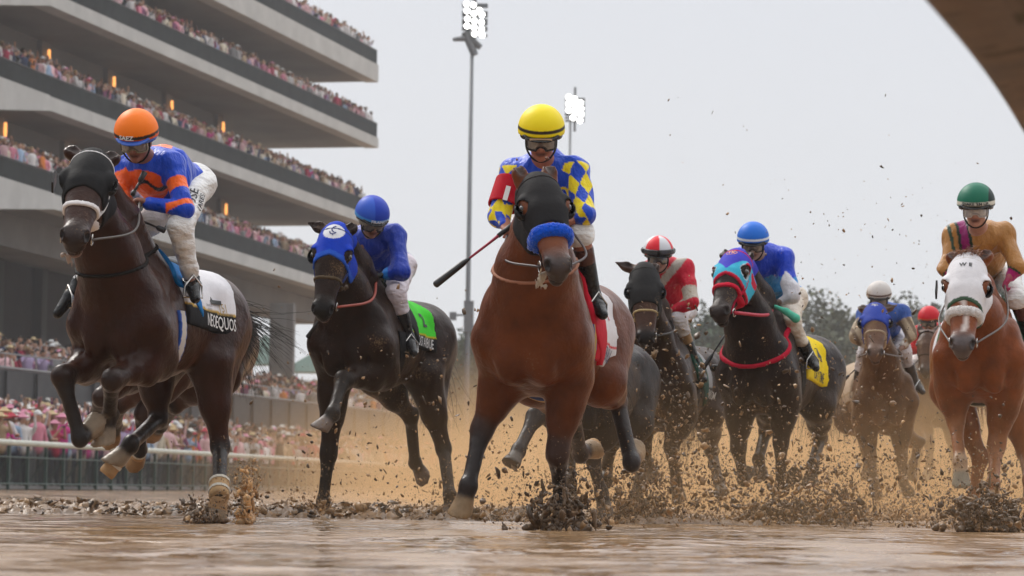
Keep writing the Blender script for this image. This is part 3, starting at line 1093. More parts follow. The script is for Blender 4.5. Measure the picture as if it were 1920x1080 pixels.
    for s in (1, -1):
        hell(hp(.555, .012, s * .040), (.045, .034, .026), mz, .015)
        for f in HB: f.ell(hp(.570, .022, s * .052), np.array([.027, .022, .015]) * hk, (.008, .005, .005), .008, HA, sub=True)
        for f in HB: f.ell(hp(.59, -.062, s * .03), np.array([.05, .006, .05]) * hk, (.02, .012, .01), .006, HA, sub=True)
        for f in HB: f.ell(hp(.205, .034, s * .112), np.array([.026, .018, .012]) * hk, (.012, .008, .006), .010, HA, sub=True)
    Dhead = Fh.D.copy()
    # neck: throat line and crest
    jw = hp(.13, -.09, 0)
    cr0 = hp(-.03, -.10, 0)
    nb = T(.46, 0, .10)
    nk = S.get('neck', 1.0)
    m1 = nb * .55 + jw * .45
    NB = (F, Ft, Fh)
    cone(NB, T(.42, 0, .0), m1, .215 * nk, .150 * nk, cb, .07)
    cone(NB, m1, jw, .145 * nk, .105, cb, .06)
    c1 = T(.25, 0, .28)
    c2 = c1 * .5 + cr0 * .5 + (c1 - nb) * .12
    cone(NB, c1, c2, .14 * nk, .105 * nk, cb, .07)
    cone(NB, c2, cr0, .10 * nk, .085, cb, .06)
    for s in (1, -1):
        cone(NB, T(.46, s * .11, .06), m1 + [0, s * .05, 0], .13, .08, cb, .05)
    if S.get('blaze'):
        X, Y, Z = Fh.grid()
        for f in HB:
            X, Y, Z = f.grid()
            s_ = (X - P[0]) * u_[0] + (Y - P[1]) * u_[1] + (Z - P[2]) * u_[2]
            q_ = (X - P[0]) * w_[0] + (Y - P[1]) * w_[1] + (Z - P[2]) * w_[2]
            n__ = (X - P[0]) * n_[0] + (Y - P[1]) * n_[1] + (Z - P[2]) * n_[2]
            mk = (s_ > .12) & (s_ < .64) & (np.abs(q_ - .015 * np.sin(s_ * 14)) < .026 + .012 * np.sin(s_ * 9)) & (n__ > -.01)
            f.C[mk] = (.62, .54, .5)
    # ears
    for s in (1, -1):
        eb = hp(.0, -.005, s * .062)
        key = 'earL' if (s * sgn) > 0 else 'earR'
        if key in S: tip = tl(solve(tw(eb), S[key], .19, 'm'))
        else: tip = hp(-.18, -.05, s * .10)
        md = eb * .55 + tip * .45
        for f in (F,) if not S.get('earhood') else HB:
            f.cone(eb, md, .034 * hk, .037 * hk, hc, .02)
            f.cone(md, tip, .036 * hk, .013, hc, .012)
            f.ell(md + n_ * .032, np.array([.055, .020, .020]) * hk, (.03, .02, .018), .008, np.stack([nrm(tip - eb), n_, nrm(np.cross(tip - eb, n_))]), sub=True)
    # legs
    back = np.array([-1., 0, 0])
    for key, J in legs.items():
        sd = 1 if key[1] == 'L' else -1
        A0, E, K_, FT, HF = J
        sock = S.get('socks', {}).get(key)
        lowc = cl_
        if key[0] == 'F':
            cone((F,), A0, E, .135, .13, cb, .05)
            cone((F,), E, E * .45 + K_ * .55, .125, .086, cb, .05)
            cone((F,), E * .6 + K_ * .4, K_, .088, .054, S.get('knee', cb), .035)
            mid = E * .75 + K_ * .25
            F.ell(mid + [0.03, sd * .035, 0], (.095, .08, .13), cb, .04)
            F.ell(K_, (.055, .052, .064), lowc, .05)
            F.cone(K_ + nrm(K_ - E) * -.06, K_ + nrm(FT - K_) * .08, .052, .046, lowc, .03)
            kn, rc = .046, .040
        else:
            cone((F,), A0, E, .20, .135, cb, .07)
            cone((F,), A0 + [-.18, 0, -.05], E * .5 + K_ * .5, .13, .085, cb, .07)
            cone((F,), E, E * .45 + K_ * .55, .14, .088, cb, .05)
            cone((F,), E * .5 + K_ * .5, K_, .085, .053, S.get('knee', cb), .04)
            # point of hock
            bk = nrm(nrm(K_ - E) * .6 + nrm(K_ - FT) * .8)
            F.cone(K_, K_ + bk * .06, .052, .030, lowc, .02)
            cone((F,), E * .35 + K_ * .65, K_ + bk * .05, .03, .02, S.get('knee', cb), .02)
            F.ell(K_, (.054, .050, .064), lowc, .04)
            kn, rc = .049, .042
        cone((F,), K_, FT, kn, rc, lowc, .02)
        ax = nrm(FT - K_)
        bdir = nrm(np.cross(ax, np.cross(back, ax)) + 1e-6)
        if key[0] == 'F' or True:
            cone((F,), K_ + bdir * .028, FT + bdir * .026, .024, .027, lowc, .012)
        F.ell(FT, (.050, .048, .056), sock or lowc, .03)
        F.ell(FT + bdir * .03, (.038, .038, .038), sock or lowc, .02)
        ph = nrm(HF - FT)
        cor = FT + ph * .085
        cone((F,), FT, cor, .045, .048, sock or lowc, .015)
        # hoof: a flared block cut flat at the sole, toe to the front
        toe = nrm(bdir * -1 - (bdir * -1 @ ph) * ph)
        b0, b1 = cor + ph * .002, cor + ph * .085 + toe * .012
        F.cone(b0, b1 + ph * .01, .054, .072, ch, .006)
        w = F._win(b1 - .14, b1 + .14)
        if w is not None:
            sl_, X, Y, Z = w
            pn = nrm(ph * .9 - toe * .35)
            cut = (X - b1[0] + ph[0] * .012) * pn[0] + (Y - b1[1] + ph[1] * .012) * pn[1] + (Z - b1[2] + ph[2] * .012) * pn[2]
            near = np.sqrt((X - b1[0]) ** 2 + (Y - b1[1]) ** 2 + (Z - b1[2]) ** 2) < .105
            d = F.D[sl_]
            F.D[sl_] = np.where(near, np.maximum(d, cut), d)
        J.append(b1)
    mc = S.get('mat', M_COAT)
    F.build('body', mc, H, relax=1)
    # eyes
    for s in (1, -1):
        e = hp(.205, .030, s * .092)
        me = SDF(e - .04, e + .04, .006)
        me.ell(e, (.023 * hk,) * 3, (.01, .006, .005), .001)
        me.build('eye', M_EYE, H)
    # tail and mane
    r = np.random.default_rng(S.get('seed', 3))
    hm = S.get('hair', M_HAIRB)
    td_ = S.get('tail', (-1, 0, .1))
    nt_ = S.get('ntail', 240)
    rt0 = T(-1.06, 0, .2)
    V, Fq = strands(r, [rt0 + r.normal(size=3) * .028 for _ in range(nt_)], [np.array(td_) + r.normal(size=3) * .16 for _ in range(nt_)], S.get('tlen', .62), 12, S.get('tdroop', 1.5), .0028, .09)
    mesh('tail', V, Fq, hm, H, smooth=True)
    rr, dd = [], []
    side = nrm(np.array([0, S.get('maneside', -1), 0.]))
    for q in range(220):
        t = r.uniform(0, 1)
        b0 = c1 * (1 - t) + cr0 * t + ((c1 - nb) * .12) * 4 * t * (1 - t)
        upn = nrm(np.cross(nrm(cr0 - c1), [0, 1, 0]))
        if upn[2] < 0: upn = -upn
        rr.append(b0 + upn * (.09 * nk) + r.normal(size=3) * .012)
        dd.append(upn * .8 + side * .5 - nrm(cr0 - c1) * .8)
    V, Fq = strands(r, rr, dd, .13, 6, 1.4, .0032, .06)
    mesh('mane', V, Fq, hm, H, smooth=True)
    if S.get('forelock'):
        V, Fq = strands(r, [hp(-.03 + r.uniform(-.02, .02), .03, r.uniform(-.03, .03)) for _ in range(130)], [nrm(u_ * .3 + n_ * .6 + w_ * r.uniform(-.9, .9) + upv * .4) for _ in range(130)], .12, 6, 1.0, .003, .1)
        mesh('forelock', V, Fq, hm, H, smooth=True)
    # -------------------------------------------------------------- tack
    Xh, Yh, Zh = Fh.grid()
    hs = (Xh - P[0]) * u_[0] + (Yh - P[1]) * u_[1] + (Zh - P[2]) * u_[2]
    hn = (Xh - P[0]) * n_[0] + (Yh - P[1]) * n_[1] + (Zh - P[2]) * n_[2]
    hw = (Xh - P[0]) * w_[0] + (Yh - P[1]) * w_[1] + (Zh - P[2]) * w_[2]
    hs, hn, hw = hs / hk, hn / hk, hw / hk
    def hcoord(V):
        q = V - P
        return (q @ u_) / hk, (q @ n_) / hk, (q @ w_) / hk / 1.12
    hd = S.get('hood')
    if hd:
        lowcut = hd.get('low', .30)
        reg = np.maximum(hs - (lowcut - .55 * hd.get('arch', .15) * 0 + hd.get('arch', .35) * (np.abs(hw) * 1.0) - hd.get('peak', 0.02)), -.06 - hs)
        reg = np.maximum(reg, -(hn + .16))
        reg = np.maximum(reg, hs - .36)
        for s in (1, -1):
            eh = np.sqrt((hs - .205) ** 2 + (hn - .03) ** 2 * 1.0 + (hw - s * .105) ** 2)
            reg = np.maximum(reg, hd.get('hole', .046) - eh)
            er = np.sqrt((hs + .0) ** 2 + (hw - s * .07) ** 2 + (hn + .0) ** 2)
            reg = np.maximum(reg, .042 - er)
        D = np.maximum(Fh.D - hd.get('t', .009), reg)
        cf = hd['col']
        Fh.build('hood', hd.get('mat', M_FABM), H, D=D, col=(lambda V: cf(*hcoord(V))) if callable(cf) else cf)
    if S.get('cups'):
        for s in S['cups'][1]:
            ce = hp(.205, .022, s * .098)
            g = SDF(ce - .1, ce + .1, .008)
            g.ell(ce, (.058, .05, .04), S['cups'][0], .002, HA)
            X, Y, Z = g.grid()
            fr = (X - ce[0]) * n_[0] + (Y - ce[1]) * n_[1] + (Z - ce[2]) * n_[2]
            inn = SDF(ce - .1, ce + .1, .008)
            inn.ell(ce + n_ * .012, (.052, .052, .033), (0, 0, 0), .002, HA)
            D = np.maximum(g.D, -inn.D)
            D = np.maximum(D, fr - .022)
            g.build('blinker_cup', M_LEATH, H, D=D, col=S['cups'][0], relax=0)
    if S.get('foam'):
        fm = S['foam']
        q = np.random.default_rng(5)
        G = SDF(M - .16, M + .16, .007)
        for k in range(fm[3]):
            c0 = hp(fm[0] + q.normal() * .018, fm[1] + q.normal() * .014, fm[2] + q.normal() * .022)
            G.cone(c0, c0 + np.array([0, 0, -.03 * q.random()]), q.uniform(.006, .016), .006, (.55, .48, .42), .01)
        G.build('mouth_foam', M_FUZZ, H, col=fm[4])
    if S.get('flap'):
        c = hp(.21, .02, S['flap'] * .135)
        b = MB()
        b.box(c, (.10, .012, .075), (u_, w_, n_))
        b.build('blinker_flap', M_LEATH, H)
    nb_ = S.get('noseband')
    def gband(name, mt, reg, t, col):
        D = np.maximum(Dhead - t, reg)
        return Fh.build(name, mt, H, D=D, col=col)
    if nb_:
        tt = nb_.get('t', .010)
        hw_ = nb_.get('w', .011)
        sc_ = nb_.get('s', .385)
        tilt = nb_.get('tilt', .15)
        if nb_.get('roll'):
            # fleece roll: round section laid round the nose
            q1 = np.sqrt((hs - sc_ - tilt * hn) ** 2 + np.clip(np.abs(Fh.D) - .0, 0, None) ** 2) - nb_['roll']
            q1 = np.maximum(q1, -(hn + .075))
            Fh.build('noseband', M_FUZZ, H, D=q1.astype(np.float32), col=nb_['col'], jit=lambda V: r.normal(size=V.shape) * .0022)
        else:
            gband('noseband', M_FAB, np.abs(hs - sc_ - tilt * hn) - hw_, tt, nb_['col'])
    bc = S.get('bridle', (.015, .012, .010))
    bw = S.get('bridlew', .008)
    # cheekpieces from poll to bit and a browband
    mo = (hp(.50, -.055, .062), hp(.50, -.055, -.062))
    gband('bridle', M_FAB, np.maximum(np.minimum(np.minimum(np.abs(hn + .045 + (hs - .3) * .06) - bw, 99), np.abs(hs - (.06 - hn * .2)) - bw * .9), np.maximum(np.maximum(hs - .50, -.03 - hs), np.maximum(-.155 - hn, np.abs(hw) - .125))), .013, bc)
    for q in mo:
        b = MB()
        cc = []
        for k in range(13):
            a = 2 * math.pi * k / 12
            cc.append(q + u_ * .030 * math.cos(a) + n_ * .030 * math.sin(a))
        b.tube(cc, .0045, 6, cap=False)
        b.build('bit_ring', M_METAL, H, smooth=True)
    # reins up to the rider's hands
    if S.get('hands'):
        for q, hpx in zip(mo, S['hands']):
            e_ = tl(at(*hpx))
            mdp = (q + e_) / 2 + w_ * (.10 if (q - mo[0]) @ (q - mo[0]) < 1e-6 else -.10) + np.array([0, 0, -.05])
            b = MB()
            b.tube(spline([q, mdp, e_], 8), S.get('reinr', .008), 6)
            b.build('rein', mat('rein_' + S['key'], S.get('reincol', bc), .5), H, smooth=True)
    # breast strap round the base of the neck
    for bs in S.get('straps', []):
        x, z, ang, hwid, col = bs
        N = np.array([math.cos(ang), 0, math.sin(ang)])
        band('breast_strap', Ft, M_FAB, T(x, 0, z), N, hwid, .015, H, col, lo=T(.05, -.42, -.35), hi=np.array([*(T(.95, .42, 0))[:2], Bz + .75]))
    # saddle cloth, name panel, girth, saddle
    cl = S.get('cloth')
    if cl:
        x0, x1, zb = cl.get('x', (-.62, .02, -.04))
        sub = subfield(Ft, T(x0 - .1, -.42, zb - .12), T(x1 + .1, .42, .55))
        X, Y, Z = sub.grid()
        slope = cl.get('slope', .25)
        reg = np.maximum(np.maximum(x0 + (Z - Bz) * -slope * .3 - X, X - x1), (Bz + zb + slope * (X - x0) * .25) - Z)
        if cl.get('side'): reg = np.maximum(reg, -Y * cl['side'] - .02)
        D = np.maximum(sub.D - .016, reg)
        nz_ = cl.get('panel', .085)
        def cc_(V):
            zz = V[:, 2] - (Bz + zb + slope * (V[:, 0] - x0) * .25)
            c = np.tile(np.array(cl['main']), (len(V), 1))
            if 'split' in cl: c[V[:, 0] > cl['split'][0]] = cl['split'][1]
            if 'edge' in cl: c[(zz < nz_ + .014) & (zz > nz_ - .002)] = cl['edge']
            c[(zz < nz_) & (V[:, 0] < cl.get('split', (9,))[0])] = cl['pcol']
            return c
        sc_ob = sub.build('saddle_cloth', M_FABM if cl.get('muddy') else M_FAB, H, D=D, col=cc_)
        s = cl.get('side', 1) or 1
        ux = np.array([-1., 0, 0]) * s * 1.0 if s > 0 else np.array([1., 0, 0])
        if cl.get('name'):
            V2, F2 = text_mesh(cl['name'], cl.get('nsize', .085), .001, 0, cl.get('narrow', .8))
            xc = cl.get('nx', (x0 + .22))
            org = np.array([xc, 0, Bz + zb + slope * (xc - x0) * .25 + nz_ * .52])
            nv = np.array([0, s, 0])
            decal('name_lettering', V2, F2, org, (-1 * s, 0, .0 + slope * -.25 * s * -1 * -1), (0, 0, 1), nv, Ft, None, mat('lettering_' + S['key'], cl['ncol'], .6), H, off=.021, far=.9)
        for (txt, sz, px_, pz_, col, nar, rot) in cl.get('marks', []):
            V2, F2 = text_mesh(txt, sz, .004 if sz > .1 else .0, 0, nar)
            if rot:
                a = math.radians(rot)
                V2 = np.stack([V2[:, 0] * math.cos(a) - V2[:, 1] * math.sin(a), V2[:, 0] * math.sin(a) + V2[:, 1] * math.cos(a)], 1)
            decal('cloth_marking', V2, F2, np.array([px_, 0, Bz + pz_]), (-1 * s, 0, 0), (0, 0, 1), (0, s, 0), Ft, None, mat('marking_%d_%s' % (len(MATS), S['key']), col, .6), H, off=.0205, far=.9)
    g_ = S.get('girth')
    if g_:
        band('girth', Ft, M_FAB, T(.12, 0, -.2), np.array([math.cos(.25), 0, -math.sin(.25)]), .048, .017, H,
             (lambda V: np.where((np.abs((V - T(.12, 0, -.2)) @ np.array([math.cos(.25), 0, -math.sin(.25)])) < .03)[:, None], g_[0], g_[1])) if len(g_) == 2 else g_[0],
             lo=T(-.2, -.4, -.45), hi=T(.4, .4, .05))
    pad = S.get('pad')
    if pad:  # cloth laid over the withers ahead of the saddle
        sub = subfield(Ft, T(-.2, -.42, -.15), T(.4, .42, .6))
        X, Y, Z = sub.grid()
        reg = np.maximum(np.maximum(-.12 - X, X - .17), Bz + pad[1] + (X) * .8 - Z)
        sub.build('withers_pad', M_FABM, H, D=np.maximum(sub.D - .024, reg), col=pad[0])
    # saddle
    Fs = SDF(T(-.5, -.3, .1), T(.3, .3, .6), .012)
    Fs.ell(T(-.1, 0, .37), (.24, .10, .045), (.01, .01, .01), .03)
    Fs.cone(T(.12, 0, .42), T(.06, 0, .40), .045, .05, (.01, .01, .01), .03)
    Fs.cone(T(-.34, 0, .40), T(-.26, 0, .38), .04, .05, (.01, .01, .01), .03)
    Fs.build('saddle', M_LEATH, H)
    for bd in S.get('bandages', []):
        key, seg, t0_, t1_, rad, col, rings = bd
        J = legs[key]
        a, b_ = J[seg], J[seg + 1]
        p0, p1 = a + (b_ - a) * t0_, a + (b_ - a) * t1_
        pts = [p0 + (p1 - p0) * q for q in np.linspace(0, 1, 9)]
        rd = [rad * (1 + .04 * math.sin(q * 2.1)) for q in range(9)]
        rd[0] *= .9
        rd[-1] *= .92
        b = MB()
        b.tube(pts, rd, 14)
        mm = mat('bandage_%d' % (int(col[0] * 1000)), col, .8, noise=.15, nscale=30, bump=.003, bscale=60)
        o = b.build('bandage', mm, H, smooth=True)
        for rg in rings:
            b = MB()
            q = p0 + (p1 - p0) * rg
            dq = nrm(p1 - p0) * .010
            b.tube([q - dq, q + dq], rad * 1.07, 14)
            b.build('tape', mat('white_tape', (.6, .56, .48), .7), o)
    for em in S.get('emblems', []):
        em(dict(Fh=Fh, hp=hp, u=u_, n=n_, w=w_, H=H, hk=hk, hs=hs, hn=hn, hw=hw))
    return H
# ------------------------------------------------------------------ riders
M_SILK = mat('racing_silks', None, .38, .35, vcol=True, noise=.10, nscale=7, bump=.045, bscale=11, bstretch=(1, 1, .55), sheen=.2, detail=4)
M_SILKM = mat('muddy_silks', None, .5, .25, vcol=True, bump=.045, bscale=11, bstretch=(1, 1, .55), mud=.36, mudscale=60, detail=4)
M_BREECH = mat('white_breeches', None, .55, .3, vcol=True, bump=.05, bscale=10, bstretch=(.8, .8, 1.6), noise=.05, detail=4)
M_BREECHM = mat('muddy_breeches', None, .6, .3, vcol=True, bump=.05, bscale=10, bstretch=(.8, .8, 1.6), mud=.42, mudscale=60, detail=4)
M_SKIN = mat('skin', None, .5, .4, vcol=True, noise=.1, nscale=30, bump=.002, bscale=90)
M_HELM = mat('helmet_cover', None, .5, .3, vcol=True, bump=.004, bscale=14)
M_HELMM = mat('muddy_helmet_cover', None, .6, .3, vcol=True, bump=.004, bscale=14, mud=.5, mudscale=55)
M_LENS = mat('goggle_lens', (.16, .15, .145), .06, .9, coat=1, noise=.3, nscale=40)
M_LENSC = mat('clear_goggle_lens', (.45, .42, .40), .08, .9, coat=1, noise=.3, nscale=40)
M_BOOT = mat('boot_leather', None, .26, .3, vcol=True, bump=.012, bscale=22, coat=.1)
def seg_t(V, a, b):
    ba = b - a
    t = np.clip((V - a) @ ba / (ba @ ba), 0, 1)
    d = np.linalg.norm(V - (a + t[:, None] * ba), axis=1)
    return t, d
def arm_diamond(V, a, b, s=.10):
    ax = nrm(b - a)
    e1 = nrm(np.cross(ax, [0, 1, 0.2]))
    e2 = np.cross(ax, e1)
    q = V - a
    th = np.arctan2(q @ e2, q @ e1) * .075
    l_ = q @ ax
    p = np.floor((th / s + l_ / (s * 1.35))) + np.floor((th / s - l_ / (s * 1.35)))
    return (p % 2) == 0
def folds(r, X, Y, Z, amp):
    """creases of loose cloth: a few warped ridges of random direction"""
    out = 0
    for i in range(5):
        k = r.normal(size=3)
        k /= np.linalg.norm(k)
        k *= r.uniform(14, 34)
        a = r.normal(size=3) * 7
        b = r.normal(size=3) * 9
        ph = X * k[0] + Y * k[1] + Z * k[2] + 1.6 * np.sin(X * a[0] + Y * a[1] + Z * a[2] + i) + 1.1 * np.sin(X * b[0] + Y * b[1] + Z * b[2])
        m = .5 + .5 * np.sin(X * b[1] - Y * a[0] + Z * a[2] + 2 * i)
        out = out + (1 - 2 * np.abs(np.sin(ph * .5))) * m
    return (-out * amp * .55).astype(np.float32)
def jockey(S):
    d0 = S['d']
    J = {k: at(v[0], v[1], d0 + v[2]) for k, v in S['J'].items()}
    O = (J['hR'] + J['hL']) / 2
    for k in J: J[k] = J[k] - O
    o_root = empty('person', O, 0, S['label'], 'person')
    g = S.get('scale', 1.0)
    hd = J['head']
    tc_ = nrm(CAM - O - hd)
    f_ = nrm(tc_ + RT * S['look'][0] + UPV * S['look'][1])
    up_ = nrm(np.array([S.get('tiltr', 0), 0, 1.]) - f_ * (np.array([S.get('tiltr', 0), 0, 1.]) @ f_))
    l_ = np.cross(up_, f_)
    HA = np.stack([f_, l_, up_])
    def q(a, b, c): return hd + (f_ * a + l_ * b + up_ * c) * g
    skin = S.get('skin', (.42, .22, .14))
    allp = np.array(list(J.values()))
    lo, hi = allp.min(0) - .22, allp.max(0) + .24
    vx = S.get('vox', .009)
    cst = (J['sR'] + J['sL']) / 2
    pel = (J['hR'] + J['hL']) / 2
    neck0 = cst * .85 + hd * .15
    def limbs(F, e, c, arms=True, legs=True, torso=True):
        if torso:
            F.cone(J['hR'], J['hL'], .105 * g + e, .105 * g + e, c, .05)
            F.cone(pel, cst * .6 + pel * .4, .13 * g + e, .15 * g + e, c, .06)
            F.cone(cst * .6 + pel * .4, cst - up_ * .02, .15 * g + e, .135 * g + e, c, .06)
            F.cone(J['sR'], J['sL'], .075 * g + e, .075 * g + e, c, .06)
        if arms:
            for s in 'RL':
                F.cone(J['s' + s], J['e' + s], .064 * g + e, .050 * g + e, c, .04)
                F.cone(J['e' + s], J['w' + s], .048 * g + e, .034 * g + e * .6, c, .02)
        if legs:
            for s in 'RL':
                F.cone(J['h' + s], J['k' + s], .098 * g + e, .064 * g + e, c, .04)
                F.cone(J['k' + s], J['a' + s], .062 * g + e, .042 * g + e, c, .03)
    # hands at the end of the forearms
    for s in 'RL':
        J['w' + s] = J['H' + s] + nrm(J['e' + s] - J['H' + s]) * .075 * g
    B = SDF(lo, hi, vx)
    limbs(B, -.006, skin)
    B.cone(cst, hd - up_ * .05 - f_ * .03, .062 * g, .058 * g, skin, .03)
    hg = lambda c, r, col, k, **kw: B.ell(c, np.asarray(r) * g, col, k, HA, **kw)
    hg(q(-.005, 0, .02), (.098, .078, .105), skin, .01)
    hg(q(.03, 0, -.055), (.062, .056, .058), skin, .03)
    hg(q(.068, 0, -.098), (.024, .026, .018), skin, .02)
    B.cone(q(.09, 0, .005), q(.112, 0, -.032), .010 * g, .015 * g, skin, .012)
    for s in (1, -1):
        hg(q(.072, s * .036, -.028), (.026, .026, .024), skin, .02)
        hg(q(.094, s * .012, -.036), (.012, .010, .009), skin, .01)
        hg(q(.086, s * .032, .004), (.012, .016, .010), (.03, .02, .015), .006)
        hg(q(.0, s * .078, -.015), (.022, .010, .034), skin, .008)
    hg(q(.088, 0, -.062), (.014, .028, .008), (.30, .10, .075), .008)
    hg(q(.086, 0, -.074), (.013, .022, .007), (.32, .11, .08), .008)
    hg(q(.101, 0, -.068), (.012, .026, .0025), (.08, .03, .025), .003, sub=True)
    # helmet straps over the jaw are added below; hands with five curled fingers
    hcol = S.get('glove', skin)
    for s in 'RL':
        Hh, W = J['H' + s], J['w' + s]
        fd_ = nrm(Hh - W)
        sd = nrm(np.cross(fd_, [0, 0, 1]))      # across the knuckles
        if S.get('fist'): pass
        dn = nrm(np.cross(sd, fd_))
        if dn[2] > 0: dn = -dn
        a3 = np.stack([fd_, sd, dn])
        B.cone(W - fd_ * .03, W + fd_ * .01, .031 * g, .029 * g, hcol, .01)
        B.ell(W + fd_ * .05, np.array([.05, .042, .020]) * g, hcol, .015, a3)
        for i, (off, ln) in enumerate(zip((-.031, -.0105, .0105, .030), (.040, .046, .043, .034))):
            k0 = W + fd_ * (.088 - abs(off) * .25) + sd * off
            k1 = k0 + fd_ * ln * .45 + dn * ln * .65
            k2 = k1 - fd_ * ln * .55 + dn * ln * .35
            B.cone(k0, k1, .0105 * g, .0100 * g, hcol, .003)
            B.cone(k1, k2, .0100 * g, .0088 * g, hcol, .003)
        ts = 1 if (sd @ RT) * (1 if s == 'R' else -1) > 0 else -1
        t0_ = W + fd_ * .02 + sd * ts * .03
        t1_ = t0_ + sd * ts * .022 + fd_ * .032 + dn * .012
        t2_ = t1_ + fd_ * .028 - sd * ts * .012 + dn * .018
        B.cone(t0_, t1_, .015 * g, .012 * g, hcol, .006)
        B.cone(t1_, t2_, .012 * g, .010 * g, hcol, .003)
    # the feet inside the boots keep the figure one piece
    for s in 'RL':
        B.cone(J['a' + s], J['a' + s] + (J['t' + s] - J['a' + s]) * .75, .030 * g, .018 * g, skin, .01)
    B.build('body', M_SKIN, o_root)
    # silks
    K = SDF(lo, hi, vx)
    limbs(K, .014, (.1, .1, .1), legs=False)
    r = np.random.default_rng(len(S['label']))
    X, Y, Z = K.grid()
    # cut at the waist, neck and wrists
    ax = nrm(cst - pel)
    wst = (X - pel[0]) * ax[0] + (Y - pel[1]) * ax[1] + (Z - pel[2]) * ax[2]
    D = np.maximum(K.D, np.where(np.sqrt((X - pel[0]) ** 2 + (Y - pel[1]) ** 2 + (Z - pel[2]) ** 2) < .27, S.get('waist', .02) - wst, -9))
    # folds in the cloth: real ridges across the sleeves and flank
    D = D + folds(r, X, Y, Z, .013 if vx < .011 else .009)
    sc_ = S['silk']
    ctx = dict(J=J, cst=cst, pel=pel, hd=hd, up=up_, f=f_)
    K.build('silks', S.get('smat', M_SILK), o_root, D=D, col=lambda V: sc_(V, ctx))
    # breeches and boots
    K = SDF(lo, hi, vx)
    bo = S.get('boottop', .45)
    limbs(K, .011, (.1, .1, .1), arms=False, torso=False)
    K.cone(J['hR'], J['hL'], .118 * g, .118 * g, (.1, .1, .1), .05)
    K.cone(pel, pel + ax * .05, .13 * g, .13 * g, (.1, .1, .1), .05)
    X, Y, Z = K.grid()
    D = K.D + folds(r, X, Y, Z, .010)
    for s in 'RL':
        a, b = J['k' + s], J['a' + s]
        x_ = nrm(b - a)
        Ls = np.linalg.norm(b - a)
        t = (X - a[0]) * x_[0] + (Y - a[1]) * x_[1] + (Z - a[2]) * x_[2]
        rad = np.sqrt((X - a[0] - t * x_[0]) ** 2 + (Y - a[1] - t * x_[1]) ** 2 + (Z - a[2] - t * x_[2]) ** 2)
        lim = S.get('breechend', bo) * Ls
        D = np.where((rad < .14) & (t > lim - .05), np.maximum(D, t - lim), D)
    bc = S.get('breech', (.78, .77, .75))
    K.build('breeches', S.get('bmat', M_BREECH), o_root, D=D.astype(np.float32), col=bc)
    for s in 'RL':
        a, b, t_ = J['k' + s], J['a' + s], J['t' + s]
        p0 = a + (b - a) * bo
        pl, ph_ = np.minimum(np.minimum(p0, b), t_) - .1, np.maximum(np.maximum(p0, b), t_) + .1
        G = SDF(pl, ph_, .008)
        G.cone(p0, b, .058 * g, .046 * g, (.1, .1, .1), .01)
        ft = nrm(t_ - b)
        G.cone(b, b + (t_ - b) * .45, .046 * g, .038 * g, (.1, .1, .1), .03)
        G.cone(b + (t_ - b) * .45, t_, .042 * g, .030 * g, (.1, .1, .1), .02)
        G.ell(b - ft * .03 + [0, 0, -.03], (.035, .035, .035), (.1, .1, .1), .03)
        x_ = nrm(b - a)
        X, Y, Z = G.grid()
        D2 = np.maximum(G.D, (p0[0] - X) * x_[0] + (p0[1] - Y) * x_[1] + (p0[2] - Z) * x_[2])
        ct = S.get('boottopcol')
        def bcol(V):
            c = np.tile(np.array(S.get('boot', (.010, .010, .011))), (len(V), 1))
            if ct is not None:
                tt = (V - p0) @ x_
                c[tt < ct[1]] = ct[0]
            return c
        G.build('boot', M_BOOT, o_root, D=D2, col=bcol)
        # stirrup iron round the instep
        mid = b + (t_ - b) * .55
        b_ = MB()
        sdv = nrm(np.cross(ft, [0, 0, 1]))
        b_.tube([mid + sdv * .055 + [0, 0, -.045], mid + sdv * .05 + [0, 0, .02], mid + [0, 0, .085], mid - sdv * .05 + [0, 0, .02], mid - sdv * .055 + [0, 0, -.045], mid + sdv * .055 + [0, 0, -.045]], .007, 6, cap=False)
        b_.build('stirrup', M_METAL, o_root, smooth=True)
    # helmet, peak and goggles live in the frame of the head
    Mh = Matrix(((f_[0], l_[0], up_[0], hd[0]), (f_[1], l_[1], up_[1], hd[1]), (f_[2], l_[2], up_[2], hd[2]), (0, 0, 0, 1)))
    hz = S.get('hsize', 1.0) * g
    G = SDF((-.2, -.18, -.12), (.22, .18, .24), .006)
    G.ell((-.012, 0, .045), (.146, .125, .130), (.1, .1, .1), .01)
    X, Y, Z = G.grid()
    D = np.maximum(G.D, (.022 + .10 * X) - Z)
    hc = S['helmet']
    ob = G.build('helmet', S.get('hmat', M_HELM), o_root, D=D, col=lambda V: hc(V))
    ob.matrix_basis = Mh @ Matrix.Diagonal((hz, hz, hz, 1))
    # dark shell edge below the cover, and peak
    G = SDF((-.2, -.18, -.12), (.22, .18, .24), .006)
    G.ell((-.012, 0, .04), (.138, .117, .125), (.1, .1, .1), .01)
    X, Y, Z = G.grid()
    D = np.maximum(np.maximum(G.D, (.0 + .10 * X + .35 * np.clip(-X, 0, 1) * 0) - Z), Z - .06)
    D = np.minimum(D, np.maximum(np.maximum(np.abs(Z - .030 + (X - .12) * .35) - .005, np.sqrt((X - .02) ** 2 + (Y * 1.15) ** 2) - .138), -X + .09))
    ob = G.build('helmet_shell', M_BOOT, o_root, D=D, col=S.get('peak', (.012, .012, .012)))
    ob.matrix_basis = Mh @ Matrix.Diagonal((hz, hz, hz, 1))
    gz = S.get('gog_z', -.004)
